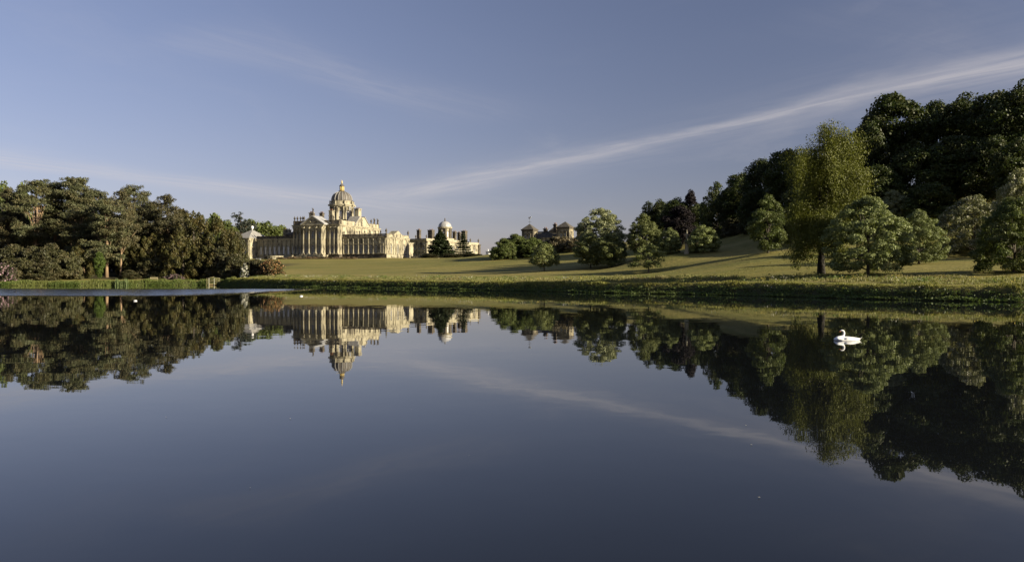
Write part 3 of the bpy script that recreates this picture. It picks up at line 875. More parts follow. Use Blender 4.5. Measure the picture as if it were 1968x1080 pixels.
K['pink_bush'] = broadleaf('pink_bush', 39, 7, 4, 'pink', DOME, 0.05, 70, 0.8, 130, 0.40, 0.15)
K['white_bush'] = broadleaf('white_bush', 40, 5, 4.5, 'white_bloom', DOME, 0.05, 60, 0.7, 120, 0.40, 0.15)
K['orange_bush'] = broadleaf('orange_bush', 41, 8, 4.5, 'orange_bloom', DOME, 0.05, 70, 0.9, 130, 0.42, 0.15)
K['fresh_tree'] = broadleaf('fresh_tree', 42, 6, 10, 'fresh', TALL, 0.8, 70, 1.0, 120, 0.45, 0.16)
K['birch'] = weeper('birch', 51, 11.8, 22, 'birch', [(0, .80), (.15, .88), (.35, .92), (.55, 1), (.78, .98), (.92, .74), (1, .34)], 2.6, 130, 0.23, (2.2, 6.8), 0.36, 84, bark='dark_bark', strands=6, cl=0.42, boughs=30)
K['willow'] = weeper('willow', 52, 13, 19, 'wood', [(0, .8), (.35, 1), (.65, .9), (.88, .62), (1, .2)], 3.0, 80, 0.6, (3, 8), 0.4, 34, strands=4)
K['pine_a'] = pine('pine_a', 61, 13, 31, 'pine', 0.34, 54, 2.1, 470, 0.52)
K['pine_b'] = pine('pine_b', 62, 12, 30, 'pine', 0.45, 46, 2.0, 470, 0.52)
K['pine_c'] = pine('pine_c', 63, 12, 28, 'pine_brown', 0.36, 50, 2.0, 470, 0.52)
K['pine_d'] = pine('pine_d', 64, 11, 26, 'pine', 0.24, 52, 2.0, 470, 0.52)
K['yew_a'] = yew('yew_a', 71, 12, 20)
K['yew_b'] = yew('yew_b', 72, 11, 16)
K['spruce_a'] = conifer('spruce_a', 81, 14, 17, arms=15, tiers=17, leaf=1.0, dens=80)
K['spruce_b'] = conifer('spruce_b', 82, 12, 17, arms=9, tiers=13, leaf=0.85, open_=0.2, droop=0.08, dens=60)
K['cedar'] = pine('cedar', 83, 13, 20, 'cedar', 0.35, 26, 1.7, 200, 0.7, 0.3)

# --- pine wood beyond the far end of the water
G_P = 'pines of the wood on the far shore'
for (k, px, d, top, pw, lab) in [
    ('pine_a', 66, 312, 346, 92, 'tall pine with forked orange limbs near the left edge'),
    ('pine_b', 103, 322, 350, 84, 'dark pine between the forked pine and the tallest pine'),
    ('pine_a', 136, 316, 340, 90, 'tallest pine of the wood, broad flat-topped crown'),
    ('pine_c', 20, 318, 362, 70, 'grey-green pine at the left edge, before the pale green tree'),
    ('pine_d', 160, 300, 398, 76, 'lower pine with hanging grey boughs over the laurel bank'),
    ('pine_b', 184, 320, 363, 78, 'dark pine right of the gap in the pine tops'),
    ('pine_d', 205, 291, 384, 72, 'pine with a pale bare double trunk standing on the bank'),
    ('pine_c', 232, 294, 366, 74, 'brownish pine with a bare trunk beside the bank path'),
    ('pine_b', 256, 312, 357, 66, 'narrow ragged pine with a long orange bole'),
    ('pine_c', 318, 308, 375, 86, 'brown-tinged pine with layered pads, last before the yews'),
    ('pine_d', 287, 318, 388, 70, 'short pine in the dip between two taller brown pines'),
]:
    plant(K[k], 'pine_tree', px, d, lab, 'pine', G_P, px_w=pw, top=top)
plant(K['far_tree'], 'broadleaf_tree', 6, 350, 'pale green leafy tree behind the pines at the left edge', px_w=60, top=352)
plant(K['far_tree'], 'broadleaf_tree', 42, 356, 'pale green leafy tree showing in a gap behind the forked pine', px_w=50, top=354)
plant(K['far_tree'], 'broadleaf_tree', 172, 356, 'green leafy tree peeping over the dip in the pine tops', px_w=46, top=372)
plant(K['laurel'], 'broadleaf_tree', 352, 318, 'dark olive tree sloping down between the pines and the yews', px_w=76, top=404)
G_Y = 'dark yews on the far shore'
for (k, px, d, top, pw, lab) in [
    ('yew_b', 300, 302, 446, 70, 'dark yew below the brown layered pine'),
    ('yew_a', 372, 300, 408, 92, 'tall dark yew with upright plumes in the middle of the yew bank'),
    ('yew_a', 420, 304, 420, 84, 'broad dark yew on the right side of the yew bank'),
    ('yew_b', 440, 290, 442, 62, 'yew at the right end of the bank, beside the house wing'),
    ('yew_b', 352, 288, 456, 80, 'olive yew plumes low at the front of the bank'),
    ('yew_b', 400, 287, 470, 76, 'low spreading yew behind the white landing posts'),
    ('yew_b', 150, 288, 470, 56, 'black-green yew between the laurels and the bright green tree'),
    ('yew_b', 255, 300, 468, 56, 'dark yew in the shade right of the bare pine trunks')]:
    plant(K[k], 'yew_tree', px, d, lab, 'yew', G_Y, px_w=pw, top=top)
G_L = 'laurel thickets along the far bank'
for (k, px, d, top, pw, lab) in [
    ('laurel', 22, 280, 470, 72, 'big dark laurel behind the pink bush at the left edge'),
    ('laurel_b', 62, 278, 474, 64, 'big dark laurel under the forked pine'),
    ('laurel', 98, 277, 468, 62, 'big dark laurel right of the one under the forked pine'),
    ('laurel_b', 128, 276, 482, 56, 'rounded laurel next to the black-green yew'),
    ('laurel_b', 40, 268, 496, 50, 'lower laurel at the water beside the pink bush'),
    ('laurel', 84, 268, 500, 56, 'lower laurel at the grass edge under the tallest pine'),
    ('laurel', 250, 283, 518, 38, 'small dark laurel at the foot of the bare pine trunks'),
    ('laurel_b', 296, 290, 496, 56, 'dark laurel behind the wooden bench'),
    ('laurel', 452, 280, 488, 56, 'dark laurel in front of the house wing pavilion'),
    ('laurel_b', 430, 286, 476, 62, 'dark laurel filling the foot of the yew bank at its right end')]:
    plant(K[k], 'laurel_bush', px, d, lab, 'bush', G_L, px_w=pw, top=top)
plant(K['fresh_tree'], 'broadleaf_tree', 191, 282, 'bright green young tree left of the bare pine trunks', px_w=20, top=484)
plant(K['fresh_tree'], 'broadleaf_tree', 270, 312, 'bright green young tree glimpsed under the narrow ragged pine', px_w=34, top=452)
plant(K['pink_bush'], 'rhododendron_bush', 8, 264, 'pink flowering rhododendron at the left edge', 'bush', px_w=52, top=505)
plant(K['pink_bush'], 'rhododendron_bush', 334, 278, 'pink flowering rhododendron right of the wooden bench', 'bush', px_w=36, top=525)
plant(K['white_bush'], 'rhododendron_bush', 470, 268, 'white flowering bush at the end of the yew bank', 'bush', px_w=17, top=506)
plant(K['laurel_b'], 'laurel_bush', 492, 272, 'dark rounded bush on the lawn right of the white flowers', 'bush', px_w=40, top=498)
plant(K['orange_bush'], 'rhododendron_bush', 521, 268, 'rounded bush with orange bloom on the lawn edge', 'bush', px_w=50, top=497)

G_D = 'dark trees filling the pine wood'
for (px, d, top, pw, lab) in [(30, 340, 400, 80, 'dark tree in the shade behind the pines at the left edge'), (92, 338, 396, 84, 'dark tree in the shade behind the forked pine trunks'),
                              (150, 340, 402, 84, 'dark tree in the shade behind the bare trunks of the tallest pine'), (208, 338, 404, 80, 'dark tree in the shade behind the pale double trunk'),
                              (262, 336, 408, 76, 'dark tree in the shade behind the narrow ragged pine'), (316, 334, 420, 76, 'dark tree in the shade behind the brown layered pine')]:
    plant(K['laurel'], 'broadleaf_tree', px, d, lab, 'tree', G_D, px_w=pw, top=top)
# --- trees behind the house
G_B = 'green trees behind the house'
for (px, d, top, pw, lab) in [(412, 520, 411, 50, 'green tree top rising over the right shoulder of the yews'),
                          (436, 520, 424, 56, 'lower green tree between the yews and the lone dark conifer'),
                          (481, 640, 423, 72, 'rounded green tree directly behind the pyramid-roofed pavilion'),
                          (512, 650, 427, 74, 'broad green tree over the long left wing of the house'),
                          (540, 660, 434, 62, 'green tree low behind the left chimney stacks of the house')]:
    plant(K['far_tree'], 'broadleaf_tree', px, d, lab, 'tree', G_B, px_w=pw, top=top)
plant(K['cedar'], 'cedar_tree', 459, 545, 'lone dark conifer with an open layered top beside the wing pavilion', px_w=44, top=408)
plant(K['laurel'], 'broadleaf_tree', 452, 330, 'dark tree in the gap between the yews and the lone conifer', px_w=46, top=446)

# --- lawn trees
plant(K['thorn_bush'], 'thorn_tree', 968, 352, 'dark green thorn tree at the left end of the lawn group', px_w=50, top=458)
plant(K['thorn_bush'], 'thorn_tree', 990, 360, 'tallest green thorn tree below the stable tower with the vane', px_w=66, top=450, rot=3.4)
plant(K['thorn_bush'], 'thorn_tree', 1024, 356, 'wide green thorn tree behind the small spreading tree', px_w=66, top=456, rot=2.1)
plant(K['small_tree'], 'young_tree', 1046, 226, 'small spreading tree on a short trunk before the stables', px_w=60, top=468)
plant(K['bronze_bush'], 'bronze_bush', 1074, 372, 'brownish bushes under the stable towers', 'bush', px_w=58, top=454)
plant(K['bronze_bush'], 'bronze_bush', 1110, 365, 'brownish bush between the stables and the tall pale tree', 'bush', px_w=46, top=456)
plant(K['silver_tall'], 'whitebeam_tree', 1156, 238, 'tall pale silvery tree, highest on the middle lawn', px_w=88, top=401)
plant(K['mid_tree'], 'young_tree', 1135, 223, 'dark spreading tree in front of the tall pale tree, left of two', px_w=66, top=447)
plant(K['mid_tree'], 'young_tree', 1176, 219, 'spreading tree in front of the tall pale tree, right of two', px_w=64, top=446, rot=1.0)
plant(K['cone_round'], 'lime_tree', 1237, 216, 'grey-green cone-shaped tree right of the tall pale tree', px_w=62, top=411)
plant(K['tiered'], 'young_tree', 1245, 187, 'small leaning tree with layered branches nearest the meadow', px_w=66, top=468, rot=0.2)
plant(K['ball_bush'], 'round_bush', 1287, 212, 'small rounded pale tree left of the stone monument', px_w=42, top=437)
plant(K['ball_bush'], 'round_bush', 1351, 208, 'dome-shaped bush right of the stone monument', px_w=58, top=432, rot=4)
plant(K['oval_tree'], 'oval_tree', 1476, 178, 'oval shaded tree with a sunlit tip left of the weeping birch', px_w=72, top=375)
plant(K['birch'], 'birch_tree', 1578, 128, 'tall weeping birch with hanging golden-green branches', px_w=146, top=248, rot=0.6)
plant(K['round_silver'], 'whitebeam_tree', 1668, 118, 'large round silver-green tree right of the weeping birch', px_w=148, top=377)
plant(K['round_silver'], 'whitebeam_tree', 1766, 143, 'smaller silver-green tree behind the large round one', px_w=92, top=403, rot=2.4)
plant(K['hawthorn'], 'hawthorn_tree', 1874, 165, 'pale hawthorn flecked with white blossom before the dark wood', px_w=134, top=376)
plant(K['round_green'], 'dark_tree', 1950, 109, 'dark green tree cut by the right edge of the view', px_w=132, top=378)

# --- hillside wood
G_W = 'broadleaf trees of the hillside wood'
wood = [  # kind, px, d, top, width px, label
    ('wood_a', 1716, 216, 181, 122, 'tall domed tree with sunlit leaves on the skyline right of the birch'),
    ('wood_b', 1800, 222, 196, 108, 'skyline tree of the wood next right of the tall domed one'),
    ('wood_c', 1856, 212, 183, 110, 'skyline tree with bronze-tinged sunlit top above the pale hawthorn'),
    ('wood_a', 1912, 202, 178, 106, 'skyline tree of the wood second from the right edge'),
    ('wood_c', 1968, 190, 158, 112, 'highest tree of the wood at the right edge'),
    ('wood_b', 1668, 210, 236, 92, 'shaded tree close behind the right side of the birch crown'),
    ('wood_b', 1612, 214, 262, 96, 'shaded tree behind the birch crown'),
    ('wood_c', 1556, 218, 290, 90, 'shaded tree behind the left side of the birch crown'),
    ('wood_a', 1508, 226, 289, 80, 'rounded dark tree on the skyline just left of the birch'),
    ('wood_b', 1462, 244, 306, 82, 'dark tree on the skyline above the oval shaded tree'),
    ('wood_a', 1422, 258, 334, 66, 'dark tree on the falling skyline right of the weeping one'),
    ('wood_c', 1300, 318, 381, 58, 'dark tree on the skyline left of the purple one'),
    ('wood_c', 1268, 330, 384, 44, 'light-topped tree near the low end of the wood'),
    ('wood_b', 1760, 196, 286, 116, 'dark tree half way down the wood under the tall domed tree'),
    ('wood_a', 1838, 194, 262, 110, 'tree with a spray of sunlit leaves half way down the wood'),
    ('wood_b', 1908, 186, 262, 112, 'dark tree half way down the wood above the hawthorn'),
    ('wood_c', 1960, 176, 268, 100, 'dark tree half way down the wood at the right edge'),
    ('wood_b', 1690, 196, 318, 96, 'dark tree at the wood edge above the round silver-green tree'),
    ('wood_b', 1788, 184, 350, 104, 'dark low tree at the wood edge left of the hawthorn'),
    ('wood_b', 1530, 206, 360, 84, 'black-green tree at the wood edge between oval tree and birch'),
    ('wood_b', 1630, 196, 356, 96, 'black-green tree at the wood edge under the birch crown'),
    ('wood_b', 1452, 236, 362, 66, 'black-green tree at the wood edge behind the oval tree'),
    ('wood_b', 1340, 306, 392, 52, 'dark tree low in the wood right above the dome-shaped bush'),
    ('wood_a', 1400, 262, 366, 56, 'dark tree low in the wood above the shaded slope'),
]
for (k, px, d, top, pw, lab) in wood:
    plant(K[k], 'woodland_tree', px, d, lab, 'tree', G_W, px_w=pw, top=top)
plant(K['willow'], 'weeping_tree', 1378, 272, 'dark weeping tree with hanging branches on the falling skyline', px_w=60, top=351)
plant(K['willow'], 'weeping_tree', 1246, 334, 'light weeping tree at the very low end of the wood', px_w=46, top=388)
plant(K['purple'], 'copper_beech', 1328, 316, 'purple-black tree with a spiky top above the monument', px_w=30, top=366)
plant(K['purple'], 'copper_beech', 1306, 300, 'low purple-black tree behind the monument', px_w=60, top=396)
plant(K['hawthorn'], 'hawthorn_tree', 1958, 152, 'grey-green shrub tree in the shade above the right edge tree', px_w=92, top=326)
plant(K['silver_tall'], 'whitebeam_tree', 1716, 189, 'grey shaded shrub tree under the dark wood right of the birch', px_w=62, top=366)
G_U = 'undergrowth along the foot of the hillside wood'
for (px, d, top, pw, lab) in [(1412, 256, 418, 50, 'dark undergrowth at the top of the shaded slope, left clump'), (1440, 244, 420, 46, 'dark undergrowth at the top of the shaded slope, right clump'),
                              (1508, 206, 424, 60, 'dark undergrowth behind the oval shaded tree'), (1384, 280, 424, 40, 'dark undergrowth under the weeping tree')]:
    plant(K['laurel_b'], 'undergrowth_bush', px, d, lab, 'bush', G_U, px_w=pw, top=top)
# unseen trees continuing the wood uphill, added to shade the part in view
r_ = random.Random(5)
for i in range(60):
    x = r_.uniform(118, 300); y = r_.uniform(60, 300)
    c_ = y + 0.466 * x                      # sunbeams run along lines of equal c_
    if c_ < 266 or c_ > 400: continue
    if abs(x / y * F + 984) < 1968 + 40: continue
    k = K[('wood_a', 'wood_b', 'wood_c')[i % 3]]
    o = plant(k, 'woodland_tree', 984 + x / y * F, y, 'unseen broadleaf tree added for shade in the hillside wood beyond the right edge', 'tree', 'wood beyond the right edge', w=r_.uniform(14, 18), h=r_.uniform(20, 26))


# ------------------------------------------------------------------ the great house: local axes u (along the front), v (back), z (up)
SHARED = {}
def shared(key, fn):
    if key not in SHARED: SHARED[key] = fn()
    return SHARED[key]


def window_meshes(w, h, arch, paned=True):
    def mk():
        f = MB(); t = 0.10; d = 0.10
        f.box(-w / 2, -w / 2 + t, -d, d, 0, h - (w / 2 if arch else 0)); f.box(w / 2 - t, w / 2, -d, d, 0, h - (w / 2 if arch else 0))
        f.box(-w / 2 + t, w / 2 - t, -d, d, 0, t)
        if arch:
            n = 8; r = w / 2; c = h - r
            for i in range(n):
                a, b = math.pi * i / n, math.pi * (i + 1) / n
                q = [(r * math.cos(a), c + r * math.sin(a)), (r * math.cos(b), c + r * math.sin(b)), ((r - t) * math.cos(b), c + (r - t) * math.sin(b)), ((r - t) * math.cos(a), c + (r - t) * math.sin(a))]
                f.prism(q, 'y', -d, d)
        else:
            f.box(-w / 2 + t, w / 2 - t, -d, d, h - t, h)
        f.box(-0.05, 0.05, -0.06, 0.06, t, h - t - (0.02 if arch else 0))
        for k in range(1, 4):
            z = h * k / 4.4
            f.box(-w / 2 + t, -0.05, -0.05, 0.05, z - 0.045, z + 0.045); f.box(0.05, w / 2 - t, -0.05, 0.05, z - 0.045, z + 0.045)
        p = MB()
        if arch:
            n = 8; r = w / 2 - 0.02; c = h - w / 2
            p.add([(-r, 0.0, 0.05), (r, 0.0, 0.05)] + [(r * math.cos(math.pi * i / n), 0.0, c + r * math.sin(math.pi * i / n)) for i in range(n + 1)], [tuple(range(n + 3))])
        else:
            p.add([(-w / 2 + .02, 0, .02), (w / 2 - .02, 0, .02), (w / 2 - .02, 0, h - .02), (-w / 2 + .02, 0, h - .02)], [(0, 1, 2, 3)])
        return f.mesh('window_frame', M['white']), p.mesh('window_pane', M['glass'])
    return shared(('win', w, h, arch), mk)


def put_window(parent, loc, rz, w, h, arch=False, blind=False):
    f, p = window_meshes(w, h, arch)
    o = link('window', f, parent, loc, rz)
    link('pane', p, o, (0, 0.03, 0))
    if not blind:
        def mh():
            b = MB(); b.box(-w / 2 - .38, w / 2 + .38, -.62, -.28, -.32, -.02)
            b.box(-w / 2 - .34, -w / 2 - .03, -.47, -.25, 0, h + .1); b.box(w / 2 + .03, w / 2 + .34, -.47, -.25, 0, h + .1)
            b.box(-w / 2 - .5, w / 2 + .5, -.72, -.25, h + .12, h + .42)
            return b.mesh('surround', M['stone_trim'])
        link('surround', shared(('hood', w, h, arch), mh), o)
    if blind:
        def mk():
            b = MB()
            for i in range(11): b.box(-w / 2 + .15, w / 2 - .15, -.02, .02, .2 + i * (h - .9) / 11, .2 + (i + .8) * (h - .9) / 11)
            return b.mesh('blind', M['white'])
        link('blind', shared(('blind', w, h), mk), o, (0, -.03, 0))
    return o


URN = [(0.42, 0), (0.42, 0.25), (0.16, 0.4), (0.16, 0.6), (0.5, 1.0), (0.56, 1.4), (0.45, 1.62), (0.5, 1.72), (0.2, 2.0), (0.22, 2.2), (0.05, 2.6)]
STATUE = [(0.55, 0), (0.55, 0.3), (0.45, 0.35), (0.5, 0.8), (0.36, 1.7), (0.44, 2.2), (0.40, 2.55), (0.16, 2.75), (0.2, 2.95), (0.19, 3.15), (0.04, 3.3)]


def urn(parent, loc, s=1.0, mat='soot'):
    return link('urn', shared(('urn', mat), lambda: MB().lathe(URN, 9).mesh('urn', M[mat])), parent, loc, 0, (s, s, s))


def statue_mesh():
    mb = MB(); mb.lathe(STATUE, 9)
    mb.tube([(0.36, 0, 2.45), (0.7, -0.2, 2.0), (0.55, -0.5, 1.6)], [0.14, 0.12, 0.08], 5)
    mb.tube([(-0.36, 0, 2.45), (-0.6, -0.1, 2.9), (-0.75, -0.15, 3.3)], [0.14, 0.11, 0.07], 5)
    return mb.mesh('statue', M['soot'])


def statue(parent, loc, s=1.0, rz=0):
    return link('statue', shared('statue', statue_mesh), parent, loc, rz, (s, s, s))


def pilaster(parent, loc, rz, w, h, d=0.45, mat='stone'):
    def mk():
        mb = MB()
        mb.box(-w * .62, w * .62, -d - .12, 0.1, 0, 0.9)
        mb.box(-w / 2, w / 2, -d, 0.1, 0.9, h - 1.1)
        mb.frustum(-w / 2, w / 2, -d, .1, h - 1.1, -w * .72, w * .72, -d - .22, .1, h - .25)
        mb.box(-w * .76, w * .76, -d - .25, 0.1, h - .25, h - 0.004)
        return mb.mesh('pilaster', M[mat])
    return link('pilaster', shared(('pil', w, h, d, mat), mk), parent, loc, rz)


def column(parent, loc, r, h, mat='stone'):
    def mk():
        mb = MB(); mb.box(-r * 1.3, r * 1.3, -r * 1.3, r * 1.3, 0, 0.7)
        mb.lathe([(r * 1.25, .7), (r * 1.2, 1.0), (r, 1.15), (r * 1.02, h * .4), (r * .86, h - 1.3), (r * .95, h - 1.2), (r * 1.3, h - .3)], 12)
        mb.box(-r * 1.35, r * 1.35, -r * 1.35, r * 1.35, h - .3, h - .004)
        return mb.mesh('column', M[mat])
    return link('column', shared(('col', r, h, mat), mk), parent, loc)


def chimney(parent, loc, w, h, banded=True, mat='stone', pots=3, wy=None):
    wy = wy or w * .8
    def mk():
        mb = MB(); mb.box(-w / 2, w / 2, -wy / 2, wy / 2, 0, h)
        if banded:
            k = 4
            for i in range(1, k + 1):
                z = h * i / (k + .4); mb.box(-w / 2 - .12, w / 2 + .12, -wy / 2 - .12, wy / 2 + .12, z - .22, z + .1)
        mb.box(-w / 2 - .3, w / 2 + .3, -wy / 2 - .3, wy / 2 + .3, h + .003, h + .45)
        return mb.mesh('chimney', M[mat])
    o = link('chimney', shared(('chim', w, h, wy, banded, mat), mk), parent, loc)
    def mp():
        mb = MB()
        for i in range(pots):
            x = (i - (pots - 1) / 2) * w / pots
            mb.lathe([(0.28, 0), (0.24, .5), (0.3, .6), (0.3, .8)], 7, (x, 0, h + .45))
        return mb.mesh('chimney_pot', M['brick'])
    link('chimney_pot', shared(('pots', w, h, pots), mp), o)
    return o


def ring_slab(mb, x0, x1, y0, y1, z0, z1, out):
    mb.box(x0 - out, x1 + out, y0 - out, y1 + out, z0, z1)


def cornice(parent, x0, x1, y0, y1, z, mat='stone_trim', h=1.3, out=0.9):
    mb = MB()
    ring_slab(mb, x0, x1, y0, y1, z - h, z - h * .55, out * .35)
    ring_slab(mb, x0, x1, y0, y1, z - h * .55 + .003, z - h * .25, out * .7)
    ring_slab(mb, x0, x1, y0, y1, z - h * .25 + .003, z, out)
    return mb.build('cornice', M[mat], parent)


def parapet(parent, x0, x1, y0, y1, z, h, mat='soot', t=0.5, step=3.4, name='balustrade', open_=True):
    """a balustrade between pedestals, on the edge of a roof"""
    mb = MB()
    def run(a0, a1, fixed, axis):
        n = max(1, int(round((a1 - a0) / step)))
        for i in range(n + 1):
            a = a0 + (a1 - a0) * i / n
            if axis == 'x': mb.box(a - .45, a + .45, fixed - t * .7, fixed + t * .7, z, z + h + .12)
            else: mb.box(fixed - t * .7, fixed + t * .7, a - .45, a + .45, z, z + h + .12)
        for i in range(n):
            b0 = a0 + (a1 - a0) * i / n + .452; b1 = a0 + (a1 - a0) * (i + 1) / n - .452
            rails = ((z, z + h * .28), (z + h * .8, z + h)) if open_ else ((z, z + h),)
            for (q0, q1) in rails:
                if axis == 'x': mb.box(b0, b1, fixed - t / 2, fixed + t / 2, q0, q1)
                else: mb.box(fixed - t / 2, fixed + t / 2, b0, b1, q0, q1)
            if open_:
                m = max(2, int((b1 - b0) / .42))
                for k in range(m):
                    c = b0 + (k + .5) * (b1 - b0) / m
                    if axis == 'x': mb.box(c - .12, c + .12, fixed - .12, fixed + .12, z + h * .28, z + h * .8)
                    else: mb.box(fixed - .12, fixed + .12, c - .12, c + .12, z + h * .28, z + h * .8)
    run(x0, x1, y0, 'x'); run(x0, x1, y1, 'x'); run(y0 + 1.0, y1 - 1.0, x1, 'y'); run(y0 + 1.0, y1 - 1.0, x0, 'y')
    return mb.build(name, M[mat], parent)


def walls(parent, x0, x1, y0, y1, z0, z1, south=(), east=(), west=(), mat='stone', rev=0.4, name='wall', blind=False):
    """four wall skins with openings; openings are (centre, sill, width, height, arch) measured along each face"""
    def ops(lst, a0):
        return [(c - w / 2 - a0, c + w / 2 - a0, b, b + h, ar) for (c, b, w, h, ar) in lst]
    mb = MB()
    mb.facade((x0, y0, 0), (1, 0, 0), (0, -1, 0), x1 - x0, z0, z1, ops(south, x0), rev)
    mb.facade((x1, y0, 0), (0, 1, 0), (1, 0, 0), y1 - y0, z0, z1, ops(east, y0), rev)
    mb.facade((x0, y0, 0), (0, 1, 0), (-1, 0, 0), y1 - y0, z0, z1, ops(west, y0), rev)
    mb.facade((x0, y1, 0), (1, 0, 0), (0, 1, 0), x1 - x0, z0, z1, (), rev)
    mb.add([(x0, y0, z1), (x1, y0, z1), (x1, y1, z1), (x0, y1, z1)], [(0, 1, 2, 3)])
    o = mb.build(name, M[mat], parent)
    for (c, b, w, h, ar) in south: put_window(parent, (c, y0 + rev * .72, b), 0, w, h, ar, blind)
    for (c, b, w, h, ar) in east: put_window(parent, (x1 - rev * .72, c, b), R(90), w, h, ar)
    return o


def base_band(parent, x0, x1, y0, y1, z0, z1, mat='soot', out=0.22):
    """rusticated basement: courses with recessed joints"""
    mb = MB(); n = 4; hh = (z1 - z0) / n
    for i in range(n):
        mb.box(x0 - out, x1 + out, y0 - out, y1 + out, z0 + i * hh + .05, z0 + (i + 1) * hh - .05)
    mb.box(x0 - out + .09, x1 + out - .09, y0 - out + .09, y1 + out - .09, z0 - 1.5, z1)
    return mb.build('basement', M[mat], parent)


def gable(parent, pts, axis, a, b, mat='stone_trim', name='pediment'):
    mb = MB(); mb.prism(pts, axis, a, b); return mb.build(name, M[mat], parent)


HZ = 13.85
house = empty('country_house', (-117, 497, HZ), R(-20))
tag(house, 'domed baroque country house of pale stone with long wings beyond the lawn', 'country house')

# centre block
S_up, S_lo = 12.0, 3.2
side_u = (-14.3, -11.3, -8.5, 8.5, 11.3, 14.3)
walls(house, -16, 16, 0, 48, 0, 18.9,
      south=[(u, S_lo, 1.4, 4.6, True) for u in side_u] + [(u, S_up, 1.4, 4.2, True) for u in side_u],
      east=[(20.0, 14.6, 1.2, 2.0, False), (34.0, 14.6, 1.2, 2.0, False)])
base_band(house, -16, 16, 0, 47.5, 0, 2.4, 'soot', 0.22)
cornice(house, -16, 16, 0, 48, 20.2, 'stone_trim')
parapet(house, -15.6, 15.6, 0.5, 47.5, 20.203, 2.5, 'soot', 0.5, 4.45)
for u in (-15.2, -12.8, -9.9, 9.9, 12.8, 15.2): column(house, (u, -0.25, 2.4), 0.68, 16.4)
for v in (1.0, 12.5, 17.0, 36.0, 47.0): pilaster(house, (16, v, 2.4), R(90), 1.1, 16.4)
# light stone attic panels over the east side
mb = MB(); mb.box(15.55, 16.35, 1.6, 46.4, 20.21, 22.62); mb.build('attic_wall', M['stone'], house)
# portico
walls(house, -7, 7, -3.3, -0.001, 0, 18.9,
      south=[(-4.6, S_lo, 1.5, 4.6, True), (0, 2.5, 1.9, 5.8, True), (4.6, S_lo, 1.5, 4.6, True), (-4.6, S_up, 1.5, 4.2, True), (0, S_up, 1.7, 4.6, True), (4.6, S_up, 1.5, 4.2, True)], name='portico_wall')
base_band(house, -7, 7, -3.3, -0.6, 0, 2.4, 'stone_trim', 0.2)
for u in (-6.2, -2.4, 2.4, 6.2): column(house, (u, -3.6, 2.4), 0.74, 16.4)
pilaster(house, (7, -2.0, 2.4), R(90), 1.2, 16.4, 0.3)
mb = MB(); mb.box(-7.3, 7.3, -3.75, -1.02, 18.903, 20.19); mb.box(-7.9, 7.9, -4.2, -1.02, 19.7, 20.35); mb.build('entablature', M['stone_trim'], house)
mb = MB(); mb.prism([(-7.4, 20.36), (7.4, 20.36), (0, 24.9)], 'y', -3.7, 6); mb.build('pediment', M['stone_trim'], house)
mb = MB()
for sg in (-1, 1):
    q = [(0, 24.9), (sg * 8.3, 20.0), (sg * 8.3, 20.55), (0, 25.55)]
    mb.prism(q if sg > 0 else q[::-1], 'y', -4.25, 6.2)
mb.build('pediment_roof', M['pale_lead'], house)
mb = MB(); mb.box(-0.8, 0.8, -3.9, -2.3, 25.3, 26.9); mb.build('pedestal', M['soot'], house)
statue(house, (0, -3.1, 26.9), 0.95)
mb = MB(); mb.cbox((0, -3.75, 22.0), 2.0, .2, 1.8); mb.tube([(-2.6, -3.75, 21.2), (-1.6, -3.85, 22.0), (-.9, -3.8, 21.5)], .28, 5); mb.tube([(2.6, -3.75, 21.2), (1.6, -3.85, 22.0), (.9, -3.8, 21.5)], .28, 5)
mb.build('coat_of_arms', M['stone_trim'], house)
for u in (-15.4, -13.4, -11.2, -9.6, -8.6): urn(house, (u, 0.6, 22.8), 1.1)
for u in (8.9, 11.5): statue(house, (u, 0.6, 22.8), 0.9)
for (v, f) in ((1.2, 'u'), (38, 'u'), (42, 's'), (46.4, 's')):
    (urn if f == 'u' else statue)(house, (15.8, v, 22.8), 1.15)
# east gable: curved broken pediment with the chimney rising from it
pts = [(17, 20.25), (35, 20.25), (35, 21.4), (32.5, 22.2), (30.2, 24.2), (28.6, 25.9), (23.4, 25.9), (22, 24.8), (19.4, 22.0)]
gable(house, pts, 'x', 10.2, 16.5, 'stone', 'gable')
mb = MB()
mb.prism([(17 - .4, 20.6), (17 - .4, 21.2), (22.6, 26.5), (23.6, 26.5), (23.6, 25.92), (22.1, 25.0)], 'x', 9.8, 16.9)
mb.prism([(35.4, 21.0), (35.4, 21.7), (32.6, 22.7), (28.8, 26.5), (28.2, 26.5), (28.2, 25.92), (30.3, 24.3), (32.6, 22.25)], 'x', 9.8, 16.9)
mb.build('gable_coping', M['lead'], house)
chimney(house, (13.2, 26.0, 25.92), 3.0, 5.0, False, 'stone', 3, 3.4)
chimney(house, (-9.0, 9.0, 20.2), 2.2, 7.6, False, 'stone', 3, 2.2)
chimney(house, (-3.0, 11.0, 20.2), 2.2, 7.4, False, 'soot', 3, 2.0)
chimney(house, (2.6, 13.0, 20.2), 2.4, 9.0, True, 'stone', 2, 2.4)
mb = MB(); mb.frustum(-14.5, 14.0, 4.0, 45, 20.204, -9, 9, 14, 36, 23.2); mb.build('roof', M['lead'], house)

